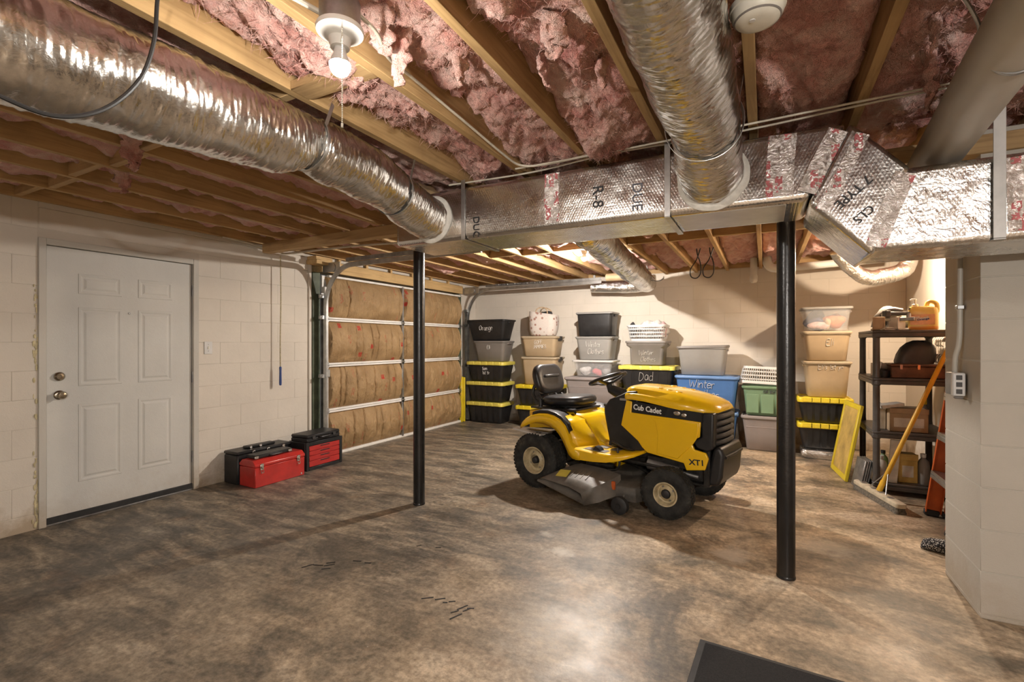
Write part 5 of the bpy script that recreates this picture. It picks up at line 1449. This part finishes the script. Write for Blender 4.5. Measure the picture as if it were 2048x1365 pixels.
# ------------------------------------------------------------------ shelf unit in the alcove
SX0, SX1, SY0, SY1 = .84, 1.42, 5.22, 5.95
su = thing('shelf_unit', 'dark grey plastic shelf unit with four tiers in the alcove', 'shelf', ((SX0 + SX1) / 2, (SY0 + SY1) / 2, 0))
hx, hy = (SX1 - SX0) / 2, (SY1 - SY0) / 2
SZ = [.10, .55, 1.02, 1.44]
for z in SZ:
    s_ = MB(); s_.box(-hx, hx, -hy, hy, z - .022, z, .004)
    o = s_.obj('shelf_board', M['shelfgrey'], su)
    for a in ((-hx, hx, -hy - .001, -hy + .02), (-hx, hx, hy - .02, hy + .001)): MB().box(a[0], a[1], a[2], a[3], z - .058, z - .0225, .004).obj('edge', M['shelfgrey'], o)
    for a in ((-hx - .001, -hx + .02, -hy + .021, hy - .021), (hx - .02, hx + .001, -hy + .021, hy - .021)): MB().box(a[0], a[1], a[2], a[3], z - .058, z - .0225, .004).obj('edge', M['shelfgrey'], o)
zz = [0] + SZ
for i in range(4):
    for x in (-hx + .032, hx - .032):
        for y in (-hy + .032, hy - .032):
            MB().lathe([(.030, zz[i] + (.0 if i == 0 else .002)), (.027, zz[i] + .03), (.026, zz[i + 1] - .07), (.034, zz[i + 1] - .06), (.034, zz[i + 1] - .024)], 16, T(x, y, 0)).obj('post', M['shelfgrey'], su)

# orange soap jug
jg = thing('soap_jug', 'orange pump jug of hand cleaner on the top shelf', 'jug', (1.215, 5.34, 1.4405), R(-18))
w_, d_ = .20, .11
lp = [at(rrect(w_ * k, d_ * k2, .028, 4), z) for k, k2, z in ((.92, .9, 0), (1, 1, .012), (1, 1, .03))]
MB().loft(lp).obj('base', M['orjug'], jg)
lp = [at(rrect(w_ * k, d_ * k2, .028, 4), z) for k, k2, z in ((1, 1, .0305), (1, 1, .14), (.99, .98, .165), (.92, .88, .19), (.70, .7, .205))]
MB().loft([[(x - (.02 if z > .2 else 0), y, z) for x, y, z in l] for l in lp]).obj('body', M['jugtop'], jg)
MB().tube(curve([(.02, 0, .20), (.03, 0, .235), (.055, 0, .245), (.085, 0, .225), (.092, 0, .18), (.088, 0, .15)], 6), .017, 10).obj('handle', M['jugtop'], jg)
MB().box(-.082, .082, -.0565, -.0552, .045, .135, .0005).obj('label', M['joblabel'], jg)
lettering('Fast', .045, M['white'], jg, .0, -.0572, .10, R(8), 1.2, .002)
lettering('Orange', .022, M['bluegrip'], jg, .005, -.0576, .092, R(8), 1.2, .0008)
MB().lathe([(.022, .20), (.022, .225), (.016, .228), (.008, .232), (.008, .262), (.012, .264), (.012, .274), (0, .276)], 14, T(-.055, 0, 0)).obj('pump', M['white'], jg)
MB().tube([(-.055, 0, .268), (-.075, -.005, .272), (-.088, -.008, .262)], .006, 8).obj('spout', M['white'], jg)
# heap of fittings on the top shelf
fit = [('curved grey plastic fitting on the top shelf heap', 'grey2', 'arc', (.96, 5.38, 1.441), .0), ('pale grey bracket lying in the top shelf heap', 'pale_foil', 'ang', (1.06, 5.33, 1.441), .7), ('dark grey bar across the top shelf heap', 'steel', 'bar', (1.02, 5.29, 1.52), -.5),
       ('white plastic roll at the back of the top shelf heap', 'white', 'roll', (1.08, 5.46, 1.441), .2), ('black clamp bar in the top shelf heap', 'darkgrey', 'bar', (1.05, 5.31, 1.57), .35), ('tan wooden piece at the end of the top shelf heap', 'cardboard', 'ang', (.89, 5.30, 1.441), 1.5),
       ('pale papers under the top shelf heap', 'paper', 'flat', (.95, 5.30, 1.441), .4), ('silver tube in the top shelf heap', 'alu', 'tube', (1.0, 5.42, 1.55), 1.1), ('pale grey arched fitting near the end of the top shelf heap', 'grey2', 'arc', (.98, 5.50, 1.46), 1.0)]
for lab, m, kd, c, a in fit:
    mb = MB()
    if kd == 'arc': mb.tube(curve([(-.06, 0, .02), (-.04, 0, .09), (.02, 0, .13), (.08, 0, .12)], 6), [.03] * 19, 10, flat=.5)
    elif kd == 'ang': mb.box(-.06, .06, -.03, .03, 0, .012, .003); mb.box(-.06, -.045, -.03, .03, .0, .08, .003); mb.box(-.06, .0, -.028, -.02, .0, .05, .002)
    elif kd == 'bar': mb.box(-.09, .09, -.014, .014, 0, .022, .004); mb.box(-.09, -.06, -.02, .02, -.01, .03, .004); mb.cyl((.06, 0, .02), (.06, 0, .045), .012, n=10)
    elif kd == 'roll': mb.lathe([(.02, -.08), (.055, -.08), (.055, .08), (.02, .08)], 20, T(0, 0, .056) @ RY(PI / 2))
    elif kd == 'tube': mb.cyl((-.09, 0, .02), (.09, 0, .03), .018, n=14)
    else:
        for k in range(3): mb.box(-.06, .06, -.045, .045, k * .006, k * .006 + .004, .001, RZ(k * .2))
    fo = mb.obj('fitting', M[m], None, c, (0, 0, a)); fo.scale = (1.45, 1.45, 1.45); tag(fo, lab, 'fitting', 'fittings heaped on the top shelf')
# second tier: dark bag on a wooden box, papers
wb_ = thing('wooden_box', 'dark brown wooden box with small clasps on the second shelf', 'box', (1.17, 5.40, 1.021))
MB().box(-.19, .19, -.13, .13, 0, .10, .006).obj('box', M['leather'], wb_); MB().box(-.195, .195, -.135, .135, .1005, .125, .006).obj('lid', M['leather'], wb_)
for x in (-.12, .0, .13): MB().box(x - .01, x + .01, -.139, -.1355, .075, .118, .002).obj('clasp', M['chrome'], wb_)
lp = [at(rrect(.27 * k, .2 * k2, .06, 5), z) for k, k2, z in ((.95, 1, 0), (1, 1, .02), (.98, .98, .08), (.86, .9, .14), (.62, .7, .185), (.30, .4, .205))]
tag(MB().loft([[(x + z * .2, y, z) for x, y, z in l] for l in lp]).obj('hard_hat_bag', M['darkgrey'], None, (1.16, 5.40, 1.1465), angle=60), 'domed dark grey vinyl bag resting on the brown wooden box', 'bag')
tag(MB().box(-.05, .05, -.09, .09, 0, .12, .003).obj('carton', M['paper'], None, (.955, 5.50, 1.021), (0, 0, .3)), 'pale carton standing on the second shelf behind the post', 'carton')
tag(MB().box(-.008, .008, -.05, .05, 0, .14, .003).obj('metal_plate', M['alu'], None, (.90, 5.42, 1.021), (0, R(12), 0)), 'metal plate leaning on the second shelf corner', 'plate')
tag(MB().lathe([(0, 0), (.035, 0), (.04, .02), (.04, .06), (.02, .075), (0, .075)], 16).obj('tape_roll', M['rubber'], None, (.945, 5.34, 1.021)), 'black tape roll on the second shelf', 'tape roll')
# third tier
def carton(label, c, s, m, a=0, nm='carton'):
    t = thing(nm, label, 'carton', c, a)
    MB().box(-s[0] / 2, s[0] / 2, -s[1] / 2, s[1] / 2, 0, s[2], .003).obj('box', M[m], t)
    MB().box(-s[0] / 2 - .001, s[0] / 2 + .001, -s[1] / 2 - .012, -s[1] / 2 - .001, s[2] * .80, s[2] + .004, .002).obj('flap', M[m], t)
    MB().box(-s[0] / 2 + .03, s[0] / 2 - .03, -s[1] / 2 - .0015, -s[1] / 2 - .0005, s[2] * .2, s[2] * .6, .0).obj('label', M['paper'], t)
carton('open cardboard carton on the third shelf', (1.10, 5.42, .551), (.27, .26, .20), 'cardboard', .05)
carton('narrow pale carton on the third shelf by the post', (.93, 5.48, .551), (.06, .22, .22), 'paper', .0)
tag(MB().box(-.09, .09, -.06, .06, 0, .03, .004).obj('folded_paper', M['paper'], None, (.985, 5.35, .757), (0, R(-9), .3)), 'folded pale papers on the carton on the third shelf', 'papers')
MBk = thing('spray_bottle', 'yellow-capped bottle at the back of the third shelf', 'bottle', (1.27, 5.56, .551))
MB().lathe([(0, 0), (.035, 0), (.037, .02), (.037, .16), (.02, .19), (.016, .22)], 16).obj('body', M['grey1'], MBk); MB().lathe([(.018, .2205), (.022, .225), (.022, .27), (.012, .285), (0, .285)], 14).obj('cap', M['ybright'], MBk)
# bottom tier
def bottle(label, c, r, h, m, capm):
    t = thing('bottle', label, 'bottle', c, 0, 'bottles on the bottom shelf')
    MB().lathe([(0, 0), (r * .95, 0), (r, .012), (r, h * .62), (r * .85, h * .74), (r * .4, h * .84), (r * .38, h * .9)], 18).obj('body', M[m], t)
    MB().lathe([(r * .44, h * .88), (r * .46, h * .9), (r * .46, h), (0, h)], 14).obj('cap', M[capm], t)
bottle('white bottle on the bottom shelf by the corner post', (.92, 5.33, .101), .045, .22, 'paper', 'white')
bottle('green bottle on the bottom shelf', (.96, 5.48, .101), .04, .24, 'green', 'rubber')
bottle('grey bottle on the bottom shelf', (1.22, 5.36, .101), .045, .26, 'grey1', 'white')
carton('yellow carton on the bottom shelf behind the broom handle', (1.10, 5.38, .101), (.14, .12, .25), 'plywood', .1)
tag(MB().box(-.035, .035, -.012, .012, 0, .38, .003).obj('board_offcut', M['paper'], None, (.985, 5.27, .101), (0, R(4), 0)), 'pale board offcut standing at the front of the bottom shelf', 'board')
# thin slats leaning at the unit's left foot
for k in range(4):
    tag(MB().box(-.006, .006, -.11, .11, 0, .27, .002).obj('metal_strip', M['steel'], None, (.735 + k * .018, 5.36 + k * .008, .003), (0, R(11), R(8))), ['darkest thin grey strip leaning by the shelf foot, nearest the totes', 'second thin grey strip from the totes at the shelf foot', 'third thin grey strip from the totes at the shelf foot', 'thin grey strip touching the corner post of the shelf unit'][k], 'metal strip', 'thin strips leaning by the shelf')
# hooks on the alcove wall
hkz = thing('hook_rail', 'row of pale hooks on the alcove wall beside the shelf', 'hook rail', (XR, 5.95, 1.33))
for j in range(2):
    MB().box(-.012, 0, -.16, .16, .03 - j * .16, .05 - j * .16, .002).obj('rail', M['leather'], hkz)
    for k in range(5): MB().tube(curve([(-.014, -.13 + k * .065, .05 - j * .16), (-.035, -.13 + k * .065, .02 - j * .16), (-.04, -.13 + k * .065, -.02 - j * .16), (-.02, -.13 + k * .065, -.035 - j * .16)], 4), .006, 6).obj('hook', M['paper'], hkz)

# yellow framed board leaning towards the shelf
yb = thing('yellow_board', 'yellow framed board leaning between the totes and the shelf unit', 'board', (.655, 5.79, .003))
bl, bh = .56, .74
MBm = RZ(R(96)) @ RX(R(10))
MB().box(-bl / 2 + .05, bl / 2 - .05, -.006, .006, .05, bh - .05, .001, MBm).obj('panel', M['plywood'], yb)
for a in ((-bl / 2, -bl / 2 + .05, 0, bh), (bl / 2 - .05, bl / 2, 0, bh)): MB().box(a[0], a[1], -.014, .014, a[2], a[3], .004, MBm).obj('stile', M['ybright'], yb)
for a in ((0, .05), (bh - .05, bh)): MB().box(-bl / 2 + .0505, bl / 2 - .0505, -.014, .014, a[0], a[1], .004, MBm).obj('rail', M['ybright'], yb)

# ------------------------------------------------------------------ push broom
A, B = Vector((.745, 5.33, 0)), Vector((.935, 4.66, 0))
mid = (A + B) / 2; ang = math.atan2(B.y - A.y, B.x - A.x)
br = thing('push_broom', 'push broom with a long yellow handle propped beside the shelf', 'broom', (mid.x, mid.y, 0), ang)
L2 = (B - A).length / 2
MB().loft([at(rrect(2 * L2, .075, .03, 5), .048), at(rrect(2 * L2 + .004, .08, .03, 5), .055), at(rrect(2 * L2, .078, .03, 5), .078), at(rrect(2 * L2 - .02, .06, .025, 5), .084)]).obj('block', M['paleb'], br)
bs_ = MB(); bs_.loft([at(rrect(2 * L2 - .01, .085, .02, 5), .002), at(rrect(2 * L2 - .03, .06, .02, 5), .0475)])
bs_.obj('bristles', M['bristle'], br)
inv = (T(mid.x, mid.y, 0) @ RZ(ang)).inverted()
h0 = inv @ Vector((.845, 4.985, .085)); h1 = inv @ Vector((1.40, 5.10, 1.50))
MB().tube([h0, h0.lerp(h1, .5), h1], .0175, 14).obj('handle', M['ybroom'], br)
MB().tube([h0, h0.lerp(h1, .06)], .021, 12).obj('socket', M['ybroom'], br)
for x in (-.13, .12):
    MB().tube([(x, 0, .084), h0.lerp(h1, .12)], .0045, 7).obj('brace', M['steel'], br)
for k in (-.22, -.05, .06, .2): MB().box(k - .03, k + .01, -.020, .020, .0845, .087, .001, RZ(0)).obj('marking', M['grey1'], br)

# ------------------------------------------------------------------ step ladder
ldr = thing('step_ladder', 'orange fibreglass step ladder folded and leaning behind the pier', 'ladder', (1.125, 4.50, 0))
lean = R(7)
ML = RY(lean)
Hh = 1.80
for sg in (-1, 1):
    f = MB()
    y0, y1 = sg * .245, sg * .195
    for a, b in ((-.038, -.032), ):
        f.loft([[(-.042, y0 - sg * .0, .03), (.052, y0, .03), (.052, y0 - sg * .006, .03), (-.042, y0 - sg * .006, .03)], [(-.042, y1, Hh), (.052, y1, Hh), (.052, y1 - sg * .006, Hh), (-.042, y1 - sg * .006, Hh)]], M=ML)
    for xx in (-.042, .046):
        f.loft([[(xx, y0, .03), (xx + .006, y0, .03), (xx + .006, y0 - sg * .028, .03), (xx, y0 - sg * .028, .03)], [(xx, y1, Hh), (xx + .006, y1, Hh), (xx + .006, y1 - sg * .028, Hh), (xx, y1 - sg * .028, Hh)]], M=ML)
    f.obj('front_rail', M['orange'], ldr)
    g = MB().loft([[(.065, y0 * .92, .05), (.150, y0 * .92, .05), (.150, y0 * .92 - sg * .02, .05), (.065, y0 * .92 - sg * .02, .05)], [(.060, y1 * .95, Hh - .1), (.125, y1 * .95, Hh - .1), (.125, y1 * .95 - sg * .02, Hh - .1), (.060, y1 * .95 - sg * .02, Hh - .1)]], M=ML)
    g.obj('rear_rail', M['orange'], ldr)
    MB().box(-.045, .045, y0 - .02, y0 + .02, .0, .045, .006, ML @ T(0, 0, .004)).obj('foot', M['rubber'], ldr)
    MB().box(.055, .11, y0 * .92 - .02, y0 * .92 + .02, .012, .052, .006, ML @ T(0, 0, .004)).obj('foot', M['rubber'], ldr)
for k in range(5):
    z = .355 + k * .30; yy = .245 + (.195 - .245) * z / Hh
    s_ = MB(); s_.box(-.045, .045, -yy + .008, yy - .008, z - .012, z, .002, ML); s_.box(-.047, -.040, -yy + .008, yy - .008, z - .055, z - .0, .002, ML); s_.box(.036, .043, -yy + .008, yy - .008, z - .04, z, .002, ML)
    st_ = s_.obj('step', M['alu'], ldr)
    MB().box(-.0485, -.0472, -yy + .02, yy - .02, z - .030, z - .022, .0, ML).obj('tread_line', M['steel'], st_)
MB().box(-.06, .11, -.19, .19, Hh, Hh + .05, .012, ML).obj('top_cap', M['orange'], ldr)
for z in (.35, .95): MB().box(.066, .1, -.22, .22, z, z + .02, .002, ML).obj('rear_brace', M['alu'], ldr)

# knitted slipper by the pier and the floor mat
sl_ = thing('knit_slipper', 'black and white knitted slipper lying behind the pier', 'slipper', (1.02, 3.93, 0), R(-20))
lp = []
for x, w_, h_ in ((-.135, .03, .03), (-.125, .06, .06), (-.09, .082, .078), (-.03, .088, .085), (.03, .08, .09), (.09, .078, .085), (.125, .06, .07), (.14, .03, .04)):
    lp.append([(x, w_ / 2 * math.cos(a) * 1.1, max(.002, h_ * .5 + h_ * .5 * math.sin(a))) for a in [2 * PI * i / 18 for i in range(18)]])
MB().loft(lp).obj('upper', M['knit'], sl_, angle=180)
MB().tube(curve([(.0, -.035, .075), (.03, -.02, .092), (.06, 0, .094), (.03, .02, .092), (.0, .035, .075)], 4), .007, 8).obj('bow', M['cloth_red'], sl_)
mt = thing('floor_mat', 'black ribbed floor mat at the bottom edge of the floor', 'mat', (.215, 1.84, 0), R(-2.5))
MB().box(-.49, .49, -.42, .42, 0, .006, .003).obj('border', M['rubber'], mt)
MB().box(-.465, .465, -.395, .395, .0062, .012, .003).obj('pile', M['mat'], mt)

# dark scraps swept across the slab
sc_ = MB(); r3 = random.Random(11)
for cx_, cy_, n_, sp in ((-2.35, 1.99, 5, .07), (-1.41, 2.0, 9, .10), (-2.2, 2.15, 2, .05), (-1.9, 2.5, 2, .1)):
    for k in range(n_):
        a = r3.uniform(.3, 1.2); l = r3.uniform(.012, .035)
        sc_.box(-l, l, -.0035, .0035, .0005, .0025, .0, T(cx_ + r3.gauss(0, sp), cy_ + r3.gauss(0, sp * .6), 0) @ RZ(a))
o = sc_.obj('dark_scraps', M['rubber']); tag(o, 'scattered dark scraps on the bare concrete floor', 'scraps', kind='stuff')
